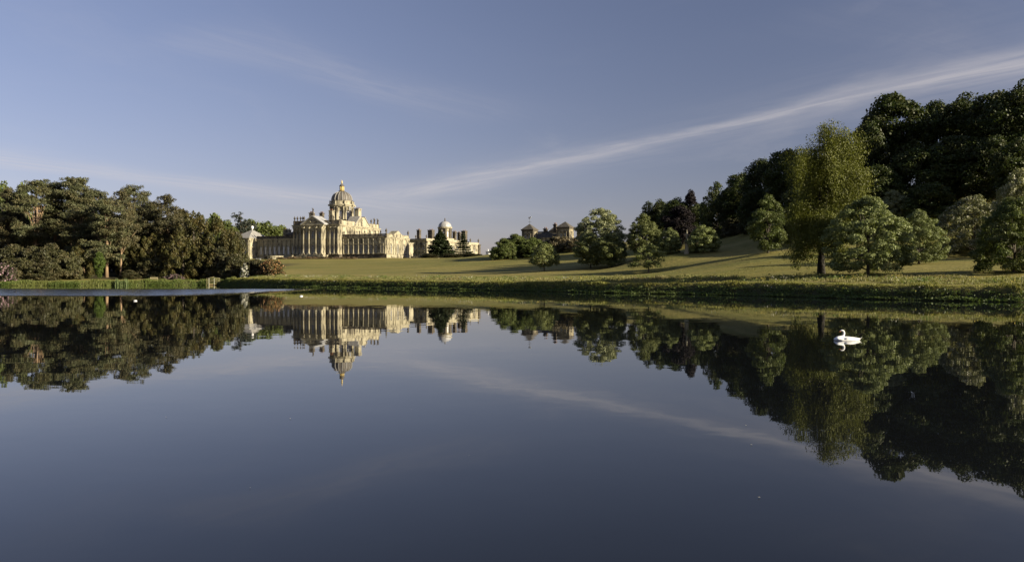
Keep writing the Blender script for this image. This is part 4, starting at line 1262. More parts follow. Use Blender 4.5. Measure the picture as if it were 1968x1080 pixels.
# dome: drum with paired columns and arched windows, ribbed shell, gilded lantern
DX, DY = 0.0, 29.0
dr0, dr1 = 22.0, 33.6
mb = MB(); mb.lathe([(7.6, 20.3), (7.6, 24.6)], 24, (DX, DY, 0), False); mb.build('drum_base', M['stone'], house)
NB = 8
for k in range(NB):
    a0 = 2 * math.pi * (k + .5) / NB - math.pi / 2
    ca, sa = math.cos(a0), math.sin(a0)
    rr = 6.3; half = rr * math.tan(math.pi / NB)
    base = (DX + ca * rr + sa * half, DY + sa * rr - ca * half, 0)
    mb = MB(); mb.facade(base, (-sa, ca, 0), (ca, sa, 0), 2 * half, 24.0, dr1, [(half - .95, half + .95, 24.9, 30.6, True)], 0.5)
    mb.build('drum_wall', M['stone'], house)
    put_window(house, (DX + ca * (rr - .35), DY + sa * (rr - .35), 24.9), a0 + math.pi / 2, 1.9, 5.7, True, True)
    a1 = a0 + math.pi / NB
    c1, s1 = math.cos(a1), math.sin(a1)
    def colpair():
        m = MB()
        for sg in (-0.75, 0.75):
            m.lathe([(0.62, 0), (0.62, .5), (0.48, .6), (0.42, 7.0), (0.6, 7.7), (0.62, 8.2)], 9, (0, sg, 0))
        m.box(-0.9, -0.35, -1.35, 1.35, 0, 8.2)
        return m.mesh('drum_columns', M['stone'])
    link('drum_columns', shared('colpair', colpair), house, (DX + c1 * 7.1, DY + s1 * 7.1, 24.62), a1)
mb = MB(); mb.lathe([(6.6, 32.8), (7.3, 32.85), (7.5, 33.6), (8.1, 33.7), (8.2, 34.4), (6.9, 34.45), (6.7, 36.1), (7.0, 36.2), (7.0, 36.6), (6.0, 36.65)], 32, (DX, DY, 0), False)
for k in range(NB):
    a1 = 2 * math.pi * (k + 1) / NB - math.pi / 2
    c = (DX + math.cos(a1) * 7.7, DY + math.sin(a1) * 7.7, 33.9); mb.cbox(c, 1.6, 1.6, 1.0)
mb.build('drum_cornice', M['stone_trim'], house)
for k in range(NB):
    a1 = 2 * math.pi * (k + 1) / NB - math.pi / 2
    link('bust', shared('bust', lambda: MB().lathe([(0.5, 0), (0.5, .7), (0.3, .8), (0.55, 1.6), (0.2, 2.0), (0.3, 2.4), (0.05, 2.8)], 8).mesh('bust', M['stone_trim'])), house, (DX + math.cos(a1) * 7.5, DY + math.sin(a1) * 7.5, 34.4))
def dome_r(t):
    a = t * R(76); return 6.35 * math.cos(a) ** 0.85 + 0.25 * t, 36.9 + 5.6 * math.sin(a) / math.sin(R(76))
prof = [(6.3, 36.6)] + [dome_r(i / 12) for i in range(13)]
mb = MB(); mb.lathe(prof, 64, (DX, DY, 0), True); mb.build('dome', M['dome_lead'], house)
def rib_mesh():
    m = MB(); vs = []; fs = []
    for i in range(11):
        r, z = dome_r(i / 10); w = 0.34 * (1 - .55 * i / 10)
        vs += [(r - .1, -w, z), (r + .28, -w * .7, z + .05), (r + .28, w * .7, z + .05), (r - .1, w, z)]
    for i in range(10):
        for k in range(3): fs.append((i * 4 + k, i * 4 + k + 1, i * 4 + k + 5, i * 4 + k + 4))
    m.add(vs, fs); return m.mesh('dome_rib', M['lead'])
for k in range(16): link('dome_rib', shared('rib', rib_mesh), house, (DX, DY, 0), 2 * math.pi * (k + .5) / 16)
LZ = -0.55
mb = MB(); mb.lathe([(1.9, 42.7), (2.2, 42.9), (2.2, 43.6), (1.9, 43.65)], 16, (DX, DY, LZ), False); mb.build('lantern_base', M['soot'], house)
mb = MB(); mb.lathe([(1.05, 43.6), (1.05, 46.6)], 8, (DX, DY, LZ), False)
for k in range(8):
    a = 2 * math.pi * k / 8; mb.lathe([(0.28, 43.65), (0.24, 46.5)], 6, (DX + 1.25 * math.cos(a), DY + 1.25 * math.sin(a), LZ))
mb.build('lantern', M['gold'], house)
mb = MB(); mb.lathe([(1.6, 46.5), (1.65, 46.9), (1.3, 47.3), (0.7, 48.0), (0.4, 48.3)], 14, (DX, DY, LZ)); mb.build('lantern_roof', M['dome_lead'], house)
mb = MB(); mb.lathe([(0.38, 48.3), (0.3, 48.6), (0.55, 48.9), (0.55, 49.3), (0.25, 49.6), (0.32, 50.0), (0.04, 50.7)], 9, (DX, DY, LZ)); mb.build('finial', M['gold'], house)
# slender white pipe on the drum's right side
mb = MB(); mb.tube([(DX + 7.2, DY - 2.4, 22.9), (DX + 7.2, DY - 2.4, 33.0)], 0.22, 6); mb.build('downpipe', M['white'], house)

# right wing
wv0, wv1 = 3.3, 32.0
wu = [18.6 + 3.35 * i for i in range(7)]
walls(house, 16.003, 45.5, wv0, wv1, 0, 11.6,
      south=[(u, 3.1, 1.35, 5.2, True) for u in wu] + [(43.0, 3.1, 1.35, 5.2, True)],
      east=[(9.2, 3.0, 1.5, 5.4, True), (17.6, 3.0, 1.5, 5.4, True), (26.0, 3.0, 1.5, 5.4, True)], name='wing_wall')
base_band(house, 16.3, 45.45, wv0, wv1 - .1, 0, 2.5, 'soot', 0.2)
mb = MB(); mb.box(45.5, 45.78, wv0 - .1, wv1, -1.5, 2.3); mb.build('plinth', M['stone'], house)
mb = MB()
for v in (9.2, 17.6, 26.0): mb.lathe([(1.0, 0), (0.95, .5), (.7, .85), (.05, 1.1)], 12, (45.75, v, 0.9))
mb.build('cellar_window_hood', M['stone_trim'], house)
cornice(house, 16.3, 45.5, wv0, wv1, 12.6, 'stone_trim', 1.0, 0.7)
parapet(house, 17.0, 45.2, wv0 + .4, wv1 - .4, 12.603, 1.7, 'soot', 0.45, 3.4)
mb = MB(); mb.box(45.0, 45.72, wv0 + 1.0, wv1 - 1, 12.61, 14.22); mb.build('attic_wall', M['stone'], house)
for u in [17.0 + 3.5 * i for i in range(8)]: urn(house, (u, wv0 + .4, 14.3), 0.85)
urn(house, (45.2, wv0 + .4, 14.4), 1.2); urn(house, (45.2, wv1 - .6, 14.4), 1.2)
gable(house, [(12.4, 14.23), (22.8, 14.23), (17.6, 16.6)], 'x', 41, 45.74, 'stone', 'pediment')
for u in [16.9 + 3.35 * i for i in range(8)]: column(house, (u, wv0 - .1, 2.5), 0.40, 9.1)
for u in (41.3, 44.8): pilaster(house, (u, wv0 - .36, 2.5), 0, 0.75, 9.1, 0.3)
for v in (4.2, 6.8, 12.0, 14.6, 20.6, 23.2, 28.6, 31.2): pilaster(house, (45.5, v, 2.5), R(90), 0.8, 9.1, 0.3)
mb = MB(); mb.box(41.0, 45.2, wv0 - .35, wv0 - .003, 2.5, 11.5); mb.build('end_bay', M['stone'], house)
put_window(house, (43.0, wv0 - .37, 3.1), 0, 1.35, 5.2, True)
walls(house, 30, 44.0, wv1 + .003, wv1 + 9, -1, 9.8, name='end_pavilion_wall')
cornice(house, 30, 44, wv1 + .9, wv1 + 9, 10.4, 'stone_trim', .6, .4)
mb = MB(); mb.box(44.0, 51, wv1 + 5.4, wv1 + 6.0, -1.5, 1.9); mb.box(50, 55.5, wv1 + 3.4, wv1 + 4.0, -1.5, 2.0); mb.build('garden_wall', M['stone'], house)

# left wing and its pyramid-roofed pavilion
lu = [-18.6 - 3.3 * i for i in range(8)]
walls(house, -45, -16.003, wv0, 26, 0, 11.5, south=[(u, 3.0, 1.35, 5.2, True) for u in lu], name='wing_wall', blind=True)
base_band(house, -44.6, -16.3, wv0, 25, 0, 2.3, 'stone_trim', 0.2)
cornice(house, -45, -16.3, wv0, 26, 12.5, 'stone_trim', 1.0, 0.7)
parapet(house, -44.4, -17, wv0 + .4, 25.4, 12.503, 1.7, 'soot', 0.45, 3.4)
for u in [-17.0 - 3.3 * i for i in range(9)]: column(house, (u, wv0 - .12, 2.3), 0.42, 9.1)
walls(house, -57, -45.003, -4, 18, 0, 11.5, south=[(-54, 3, 1.4, 5.2, True), (-48, 3, 1.4, 5.2, True)], east=[(-0.6, 2.6, 1.5, 4.6, True)], name='pavilion_wall')
cornice(house, -57, -45.2, -4, 18, 12.9, 'stone_trim', 1.3, 0.8)
mb = MB(); mb.frustum(-57.6, -44.6, -4.6, 18.6, 12.903, -51.4, -50.6, 6.6, 7.4, 18.4); mb.build('pyramid_roof', M['lead'], house)
mb = MB(); mb.lathe([(0.35, 0), (0.3, .8), (0.85, 1.3), (1.0, 1.9), (.8, 2.5), (.2, 2.9)], 10, (-51, 7, 18.2)); mb.build('roof_ball', M['white'], house)
for v in (-3.3, 2.5): pilaster(house, (-45, v, 0), R(90), 0.8, 11.5, 0.3)
for u in (-56.4, -51, -45.7): pilaster(house, (u, -4, 0), 0, 0.8, 11.5, 0.3)
mb = MB(); mb.box(-57.2, -44.8, -4.2, 18.2, -1.5, .9); mb.build('plinth', M['stone_trim'], house)
chimney(house, (-31.5, 16, 12.5), 4.2, 5.8, True, 'stone', 4, 2.4)
mb = MB(); mb.box(-30, -19, 12, 22, 12.505, 15.6); mb.frustum(-30.4, -18.6, 11.6, 22.4, 15.603, -27, -22, 16, 18, 17.5); mb.build('attic_block', M['soot'], house)
chimney(house, (-18.4, 8, 12.5), 2.6, 6.4, True, 'soot', 3, 2.4)
# garden front: double stair before the portico
mb = MB()
mb.box(-3.2, 3.2, -7.2, -3.35, -1, 2.4)
for sg in (-1, 1):
    for i in range(9):
        a = 3.2 + i * 0.75; b = a + 0.75; h = 2.4 * (1 - (i + 1) / 9.5)
        mb.box(min(sg * a, sg * b) + .003, max(sg * a, sg * b), -7.0, -4.4, -1, h)
    mb.prism([(sg * 3.2, 2.4), (sg * 3.2, 3.4), (sg * 10.4, 0.9), (sg * 10.4, -0.6)], 'y', -7.6, -7.21)
mb.build('staircase', M['stone'], house)
mb = MB(); mb.lathe([(0.6, 0), (0.6, .8), (.3, .9), (.9, 1.7), (.9, 1.9)], 9, (-12, -7, 0)); mb.lathe([(0.6, 0), (0.6, .8), (.3, .9), (.9, 1.7), (.9, 1.9)], 9, (12, -7, 0)); mb.build('stone_vase', M['stone'], house)
# round basin rim and low wall on the terrace, left of the stair
mb = MB(); mb.lathe([(4.6, -1), (4.6, 1.2), (4.9, 1.25), (4.9, 1.6), (4.0, 1.62)], 20, (-22.5, -9, 0), False); mb.build('round_terrace_basin', M['stone_trim'], house)

# ------------------------------------------------------------------ kitchen wing with the small pale dome
KX, KY, KZ = -56.0, 545.0, 13.9
kw = empty('domed_service_wing', (KX, KY, KZ), R(-32))
tag(kw, 'long stone wing with a small white dome and banded chimneys, partly behind conifers', 'building')
walls(kw, -22, 0, 0, 40, -1, 12.6, south=[(-2.6, 7.0, 1.3, 2.6, False), (-6.0, 7.0, 1.3, 2.6, False), (-9.4, 7.0, 1.3, 2.6, False), (-2.6, 2.2, 1.3, 3, False), (-6.0, 2.2, 1.3, 3, False), (-9.4, 2.2, 1.3, 3, False)],
      east=[(3.5 + 5.2 * i, 7.2, 1.4, 2.8, False) for i in range(7)] + [(3.5 + 5.2 * i, 2.0, 1.4, 3.0, False) for i in range(7)])
cornice(kw, -22, 0, 0, 40, 13.4, 'stone_trim', .9, .6)
walls(kw, -18, -1.2, 40.003, 64, -1, 11.6, east=[(46 + 5.5 * i, 6.6, 1.3, 2.6, False) for i in range(4)] + [(46 + 5.5 * i, 2.0, 1.3, 3.0, False) for i in range(4)], name='end_wall')
cornice(kw, -18, -1.2, 40.6, 64, 12.4, 'stone_trim', .8, .5)
mb = MB(); mb.box(-17.6, -1.5, 41.2, 63.6, 12.403, 13.6); mb.box(-21.6, -.4, .5, 39.6, 13.403, 14.4); mb.build('parapet_wall', M['stone_trim'], kw)
for v in (0.7, 12.5, 24.5, 39.0): pilaster(kw, (0, v, -1), R(90), 0.9, 13.4, 0.3)
for v in (43.2, 62.6): pilaster(kw, (-1.2, v, -1), R(90), 1.8, 13.4, 0.9, 'soot')
for v in (43.2, 52.5, 62.6): urn(kw, (-1.6, v, 13.6), 1.15)
urn(kw, (-9.5, .8, 14.4), 1.0); urn(kw, (-.6, .8, 14.4), 1.0)
# octagonal drum and pale dome
QX, QY = -8.0, 31.0
mb = MB(); mb.cbox((QX, QY, 14.8), 10, 10, 1.6); mb.build('drum_base', M['stone'], kw)
for k in range(8):
    a0 = 2 * math.pi * (k + .5) / 8; ca, sa = math.cos(a0), math.sin(a0); rr = 4.0; half = rr * math.tan(math.pi / 8)
    base = (QX + ca * rr + sa * half, QY + sa * rr - ca * half, 0)
    mb = MB(); mb.facade(base, (-sa, ca, 0), (ca, sa, 0), 2 * half, 15.6, 22.6, [(half - .62, half + .62, 16.6, 20.9, True)], 0.4); mb.build('drum_wall', M['stone'], kw)
    put_window(kw, (QX + ca * (rr - .28), QY + sa * (rr - .28), 16.6), a0 + math.pi / 2, 1.24, 4.3, True, True)
    a1 = a0 + math.pi / 8
    link('drum_pier', shared('drum_pier', lambda: MB().box(-.5, .35, -.55, .55, 0, 7.0).mesh('drum_pier', M['soot'])), kw, (QX + math.cos(a1) * 4.35, QY + math.sin(a1) * 4.35, 15.6), a1)
mb = MB(); mb.lathe([(4.3, 22.4), (4.9, 22.5), (5.2, 23.1), (5.2, 23.4), (4.4, 23.45)], 24, (QX, QY, 0), False); mb.build('drum_cornice', M['stone_trim'], kw)
prof = [(4.35, 23.4)] + [(4.35 * math.cos(R(84) * i / 10), 23.7 + 3.9 * math.sin(R(84) * i / 10)) for i in range(11)]
mb = MB(); mb.lathe(prof, 48, (QX, QY, 0), True, rib=lambda k, n, z: 1.05 if k % 6 == 0 else 1.0); mb.build('dome', M['pale_lead'], kw)
mb = MB(); mb.lathe([(0.7, 27.4), (.6, 27.9), (.2, 28.1), (.45, 28.6), (.4, 29.1), (.05, 30.0)], 9, (QX, QY, 0)); mb.build('finial', M['soot'], kw)
for (u, v, w, h) in ((-11, 6, 2.2, 6.6), (-13, 22, 3.6, 7.4), (-3.4, 36.0, 2.2, 6.6), (-5.2, 44, 2.0, 6.4), (-6.5, 52, 3.4, 8.0)):
    chimney(kw, (u, v, 13.4), w, h, True, 'soot', 2)

# three pale pyramid-roofed garden pavilions
def kiosk(px, d, z, w, roof, lab, mat, top, lantern):
    x, y, _ = W(px, d)
    k = empty('garden_pavilion', (x, y, z), R(-25)); tag(k, lab, 'pavilion', 'pyramid roofed pavilions by the service wing')
    mb = MB(); mb.box(-w / 2, w / 2, -w / 2, w / 2, -2.0, 1.5); mb.build('wall', M['stone'], k)
    mb = MB(); mb.box(-w / 2 - .5, w / 2 + .5, -w / 2 - .5, w / 2 + .5, 1.503, 1.8); mb.build('eaves', M[mat], k)
    mb = MB(); mb.frustum(-w / 2 - .4, w / 2 + .4, -w / 2 - .4, w / 2 + .4, 1.803, -top, top, -top, top, 1.8 + roof)
    for (sx, sy) in ((-1, -1), (1, -1), (1, 1), (-1, 1)): mb.tube([(sx * (w / 2 + .4), sy * (w / 2 + .4), 1.85), (sx * top, sy * top, 1.85 + roof)], .14, 5)
    mb.build('roof', M[mat], k)
    if lantern:
        mb = MB(); mb.box(-top * .9, top * .9, -top * .9, top * .9, 1.8 + roof, 1.8 + roof + 1.9); mb.box(-top * 1.15, top * 1.15, -top * 1.15, top * 1.15, 3.703 + roof, 3.95 + roof)
        mb.lathe([(.5, 3.95 + roof), (.25, 4.5 + roof), (.35, 4.8 + roof), (.04, 5.5 + roof)], 8); mb.build('lantern', M['white'], k)
kiosk(870, 512, 12.6, 5.5, 2.2, 'white pyramid-roofed pavilion with a lantern, between the two conifers', 'white', 1.0, True)
kiosk(917, 540, 13.3, 8.0, 2.0, 'grey pyramid-roofed pavilion without lantern below the service wing end', 'lead', 0.3, False)
kiosk(938, 500, 12.6, 5.0, 1.7, 'small white pavilion with a lantern, free-standing right of the service wing', 'white', 1.1, True)

plant(K['spruce_a'], 'spruce_tree', 846, 500, 'full dark conifer in front of the white-domed wing', 'conifer', px_w=48, top=443)
plant(K['spruce_b'], 'spruce_tree', 890, 506, 'gappy tiered conifer in front of the white-domed wing', 'conifer', px_w=34, top=446)
G_H = 'low hedges at the top of the lawn'
for (px, d, pw, top, lab) in [(826, 484, 34, 487, 'low dark hedge left of the full conifer'), (868, 486, 46, 487, 'low dark hedge between the two conifers'), (906, 488, 44, 486, 'low dark hedge in front of the grey pavilion roof')]:
    plant(K['laurel_b'], 'hedge', px, d, lab, 'hedge', G_H, px_w=pw, top=top, rot=0)

# ------------------------------------------------------------------ stable court with pyramid-roofed towers
sx_, sy_, _ = W(1040, 436)
st = empty('stable_block', (sx_, sy_, 16.6), R(-25))
tag(st, 'stone stable court with pyramid-roofed corner towers and a gilt vane behind bushes', 'building')
def tower(u, v, w, h, roof, lab=None):
    walls(st, u - w / 2, u + w / 2, v - w / 2, v + w / 2, -3, h, south=[(u - 0.9, h - 5.0, .9, 3.0, True), (u + 1.2, h - 5.0, .9, 3.0, True)], east=[(v, h - 5.0, 1.1, 3.0, True)], name='tower_wall', mat='dark_stone')
    cornice(st, u - w / 2, u + w / 2, v - w / 2, v + w / 2, h + .7, 'soot', .9, .5)
    mb = MB(); mb.frustum(u - w / 2 - .3, u + w / 2 + .3, v - w / 2 - .3, v + w / 2 + .3, h + .703, u - .2, u + .2, v - .2, v + .2, h + 3.6); mb.build('tower_roof', M['slate'], st)
tower(-7.4, 2, 6.4, 10.6, 3)
tower(12.2, 3.5, 6.8, 11.4, 3)
tower(20.4, 10.5, 6.4, 10.6, 3)
walls(st, -9, 19, 4.8, 14, -3, 6.0, south=[(-1 + 3.2 * i, 1.5, 1.2, 2.8, True) for i in range(4)], name='range_wall', mat='dark_stone')
mb = MB(); mb.prism([(3.6, 6.003), (15.2, 6.003), (9.4, 10.6)], 'x', -9.4, 8.6); mb.build('range_roof', M['slate'], st)
walls(st, 2.0, 8.4, -4, 4.7, -3, 6.0, east=[(-1.6, 2.2, 1.2, 2.6, False)], name='gate_wall')
cornice(st, 2.0, 8.4, -4, 4.2, 6.6, 'stone_trim', .8, .5)
walls(st, 1.4, 6.6, 8.0, 13.2, 6, 10.6, name='gate_tower_wall', mat='dark_stone')
mb = MB(); mb.frustum(1.0, 7.0, 7.6, 13.6, 10.603, 3.9, 4.1, 10.5, 10.7, 13.6); mb.build('gate_tower_roof', M['slate'], st)
chimney(st, (-1.4, 9.4, 8.6), 1.8, 3.0, True, 'soot', 2)
chimney(st, (7.2, 9.4, 8.4), 2.4, 3.6, True, 'dark_stone', 2)
chimney(st, (5.0, 7.2, 10.0), 1.5, 3.6, True, 'soot', 2)
mb = MB(); mb.tube([(-7.4, 2, 13.4), (-7.4, 2, 17.6)], .07, 5); mb.tube([(-8.4, 2, 15.4), (-6.4, 2, 15.4)], .05, 4); mb.build('vane_pole', M['soot'], st)
mb = MB(); mb.prism([(-8.2, 17.2), (-7.5, 16.9), (-6.9, 17.3), (-6.5, 17.9), (-6.9, 18.3), (-7.4, 17.9), (-7.9, 18.1)], 'y', 1.9, 2.1); mb.build('weather_vane', M['white'], st)

# ------------------------------------------------------------------ small things on the ground
# stone monument among the lawn trees
mx, my, _ = W(1320, 208)
mz = gz(mx, my)
mon = empty('stone_monument', (mx, my, mz), R(-20), (0.52, 0.52, 0.88)); tag(mon, 'pale stone pedestal carrying a draped figure between two rounded trees', 'monument')
mb = MB(); mb.box(-1.1, 1.1, -1.1, 1.1, -.5, .6); mb.box(-.8, .8, -.8, .8, .6, 3.0); mb.box(-1.0, 1.0, -1.0, 1.0, 3.003, 3.4); mb.build('pedestal', M['stone'], mon)
mb = MB(); mb.lathe([(.55, 3.4), (.5, 4.2), (.36, 5.0), (.46, 5.6), (.4, 6.0), (.16, 6.2), (.24, 6.5), (.04, 6.8)], 10)
mb.tube([(.4, 0, 5.8), (.62, -.15, 5.2), (.4, -.4, 4.8)], [.13, .11, .07], 5); mb.tube([(-.4, 0, 5.8), (-.55, -.2, 5.3), (-.2, -.42, 5.1)], [.13, .11, .07], 5)
mb.build('figure', M['stone'], mon)


def make_bench(px, d, w, mat, lab, name='garden_bench', rz=0.0):
    x, y, _ = W(px, d); z = gz(x, y)
    b = empty(name, (x, y, z), rz); tag(b, lab, 'bench')
    mb = MB()
    for i in range(4): mb.box(-w / 2 + .06, w / 2 - .06, -.30 + i * .14, -.19 + i * .14, .44, .48)
    mb.build('seat', M[mat], b)
    mb = MB(); mb.box(-w / 2 + .06, w / 2 - .06, .26, .31, .98, 1.08); mb.box(-w / 2 + .06, w / 2 - .06, .26, .31, .56, .62)
    n = int(w / .13)
    for i in range(n):
        u = -w / 2 + .12 + i * (w - .24) / (n - 1); mb.box(u - .035, u + .035, .265, .305, .62, .98)
    mb.build('backrest', M[mat], b)
    for u in (-w / 2 + .04, w / 2 - .04):
        for v in (-.28, .28):
            mb = MB(); mb.box(u - .04, u + .04, v - .04, v + .04, -.12, .68 if v < 0 else 1.1); mb.build('leg', M[mat], b)
        mb = MB(); mb.box(u - .05, u + .05, -.33, .235, .683, .73); mb.build('armrest', M[mat], b)
    return b
make_bench(295.5, 273.5, 2.5, 'bench_wood', 'weathered wooden bench on the far bank facing the water', rz=R(3))
make_bench(496.5, 466, 3.0, 'white', 'white bench on the terrace edge before the left wing', rz=R(-20))

# landing stage
jx, jy, _ = W(408.5, 266.5)
j = empty('landing_stage', (jx, jy, 0), R(0)); tag(j, 'small wooden landing stage with two white posts and a boarded front', 'jetty')
for i in range(8):
    mb = MB(); mb.box(-.87, .87, -.7 + i * .29, -.7 + i * .29 + .265, .34, .42); mb.build('plank', M['wood'], j)
mb = MB(); mb.box(-.86, .86, -.76, -.703, .20, .44); mb.build('front_board', M['wood'], j)
for u in (-.84, .84):
    mb = MB(); mb.box(u - .07, u + .07, -.88, -.765, -1.2, 2.35); mb.build('post', M['pale_post'], j)
for u in (-.7, .7):
    mb = MB(); mb.box(u - .06, u + .06, 1.1, 1.22, -1.4, .335); mb.build('pile', M['bark'], j)
def mesh_panel(px0, px1, d, z0, z1, lab, rise=0.0):
    x0, y0, _ = W(px0, d); x1, _, _ = W(px1, d)
    o = empty('wire_fence_panel', ((x0 + x1) / 2, d, 0)); tag(o, lab, 'fence', 'wire fence panels beside the landing stage')
    w = x1 - x0
    for u in (-w / 2, w / 2):
        mb = MB(); mb.box(u - .035, u + .035, -.035, .035, -.6, z1 + (rise if u > 0 else 0)); mb.build('post', M['bench_wood'], o)
    mb = MB(); mb.tube([(-w / 2, 0, z1), (w / 2, 0, z1 + rise)], .045, 4); mb.tube([(-w / 2, 0, z1 * .5 + z0 * .5), (w / 2, 0, z1 * .5 + z0 * .5 + rise * .6)], .03, 4); mb.build('rail', M['bench_wood'], o)
    mb = MB()
    for i in range(1, 12):
        u = -w / 2 + w * i / 12; mb.box(u - .008, u + .008, -.008, .008, z0, z1 + rise * (i / 12))
    mb.build('wire', M['bench_wood'], o)
mesh_panel(397.5, 411.5, 268.0, .5, 2.35, 'low wire fence panel with sloping rail left of the landing stage', .35)
mesh_panel(414.6, 422.5, 268.6, .5, 2.5, 'low wire fence panel right of the landing stage', -.2)


# ------------------------------------------------------------------ water birds
def loft(mb, secs, n=12):
    """secs: (x, half width, z low, z high, y shift) from head to tail; closed skin"""
    vs = []; fs = []
    for (x, w, zl, zh) in secs:
        for k in range(n):
            a = 2 * math.pi * k / n
            vs.append((x, w * math.cos(a), (zl + zh) / 2 + (zh - zl) / 2 * math.sin(a)))
    for i in range(len(secs) - 1):
        for k in range(n):
            k2 = (k + 1) % n; fs.append((i * n + k, i * n + k2, (i + 1) * n + k2, (i + 1) * n + k))
    fs.append(tuple(range(n - 1, -1, -1))); m = (len(secs) - 1) * n; fs.append(tuple(range(m, m + n)))
    mb.add(vs, fs, True)


def remeshed(mb, name, mat, vox):
    me = mb.mesh(name, mat)
    o = bpy.data.objects.new('tmp', me); COL.objects.link(o)
    md = o.modifiers.new('r', 'REMESH'); md.mode = 'VOXEL'; md.voxel_size = vox; md.use_smooth_shade = True
    sm = o.modifiers.new('s', 'SMOOTH'); sm.iterations = 4; sm.factor = 0.5
    dg = bpy.context.evaluated_depsgraph_get()
    out = bpy.data.meshes.new_from_object(o.evaluated_get(dg))
    bpy.data.objects.remove(o)
    out.materials.clear(); out.materials.append(mat); out.name = name
    return out


def make_swan(px, py):
    d = CAM_H * F / (py - HORIZON)
    x, y, _ = W(px, d)
    s = empty('swan', (x, y, 0), R(8), (1.0, 1.0, 0.60)); tag(s, 'white swan afloat with neck drawn back and head facing left', 'swan')
    mb = MB()
    loft(mb, [(-.50, .02, .06, .10), (-.48, .09, .0, .15), (-.42, .16, -.05, .20), (-.30, .22, -.09, .185), (-.12, .25, -.11, .20), (.08, .25, -.11, .215), (.25, .22, -.10, .195), (.40, .15, -.05, .15), (.50, .08, .0, .11), (.56, .03, .03, .09)], 14)
    mb.tube([(.42, 0, .06), (.54, 0, .10), (.67, 0, .21)], [.09, .05, .012], 8, True, 0.35)
    nk = [(-.40, 0, .10), (-.33, 0, .20), (-.22, 0, .235), (-.13, 0, .30), (-.10, 0, .42), (-.11, 0, .54), (-.15, 0, .635), (-.20, 0, .645), (-.25, 0, .60)]
    mb.tube(nk, [.10, .085, .070, .055, .046, .044, .048, .050, .036], 9)
    link('body', remeshed(mb, 'swan_body', M['feather'], 0.016), s)
    for sg in (-1, 1):
        w = MB()
        loft(w, [(-.20, .02, .07, .12), (-.12, .06, .03, .20), (.05, .075, .02, .24), (.22, .07, .04, .22), (.38, .05, .07, .17), (.50, .018, .09, .13)], 10)
        o = link('wing', w.mesh('swan_wing', M['feather']), s, (0, sg * .185, .005), R(-sg * 9))
    b = MB(); b.tube([(-.24, 0, .605), (-.275, 0, .565), (-.30, 0, .535)], [.026, .019, .008], 8); b.build('beak', M['orange'], s)
    b = MB(); b.tube([(-.225, 0, .640), (-.258, 0, .612)], [.012, .020], 7)
    for sg in (-1, 1): b.tube([(-.212, sg * .038, .632), (-.245, sg * .026, .603)], [.012, .010], 5)
    b.build('face_mask', M['black'], s)
    return s
make_swan(1627, 654)


def make_duck(px, py, lab, rz, mats, s=1.0):
    d = CAM_H * F / (py - HORIZON)
    x, y, _ = W(px, d)
    o = empty('duck', (x, y, 0), rz, (s, s, s)); tag(o, lab, 'duck', 'ducks on the lake')
    mb = MB(); loft(mb, [(-.2, .03, .0, .07), (-.17, .08, -.04, .11), (-.05, .11, -.05, .13), (.08, .105, -.05, .125), (.17, .06, -.01, .10), (.24, .02, .05, .08)], 12)
    link('body', remeshed(mb, 'duck_body', M[mats[0]], 0.014), o)
    mb = MB(); mb.tube([(-.15, 0, .06), (-.17, 0, .14), (-.175, 0, .19), (-.20, 0, .215)], [.06, .045, .048, .04], 8)
    link('head', remeshed(mb, 'duck_head', M['black'], 0.010), o)
    mb = MB(); mb.tube([(-.225, 0, .20), (-.27, 0, .185), (-.285, 0, .182)], [.018, .015, .006], 6, True, .6); mb.build('bill', M['soot'], o)
    mb = MB(); mb.tube([(.2, 0, .07), (.27, 0, .075)], [.035, .008], 6, True, .4); mb.build('tail', M['black'], o)
make_duck(579, 569.5, 'white-sided duck with a dark head swimming left under the lawn reflection', R(0), ('feather',), 1.0)
make_duck(260, 578.5, 'white-sided duck trailing a thin wake below the reflected pine trunks', R(0), ('feather',), 0.85)
make_duck(29, 561.5, 'all-dark duck on the ruffled water near the left edge', R(180), ('black',), 1.2)


# ------------------------------------------------------------------ bank, meadow and terrace growth
def along_shore(rng, n, px0, px1, off0, off1):
    """random points on the far bank between two photo columns, off0..off1 metres back from the water"""
    S = np.array([W(p, d)[:2] for p, d in SHORE_PX]); pxs = np.array([p for p, _ in SHORE_PX], float)
    p = rng.uniform(px0, px1, n)
    # even spread in metres along the shore
    L = np.concatenate([[0], np.cumsum(np.hypot(*np.diff(S, axis=0).T))])
    s = rng.uniform(np.interp(px0, pxs, L), np.interp(px1, pxs, L), n)
    x = np.interp(s, L, S[:, 0]); y = np.interp(s, L, S[:, 1])
    i = np.clip(np.searchsorted(L, s) - 1, 0, len(S) - 2)
    t = unit(S[i + 1] - S[i]); nn = np.stack([-t[:, 1], t[:, 0]], -1)
    off = rng.uniform(off0, off1, n)
    return x + nn[:, 0] * off, y + nn[:, 1] * off, off, np.interp(s, L, pxs)


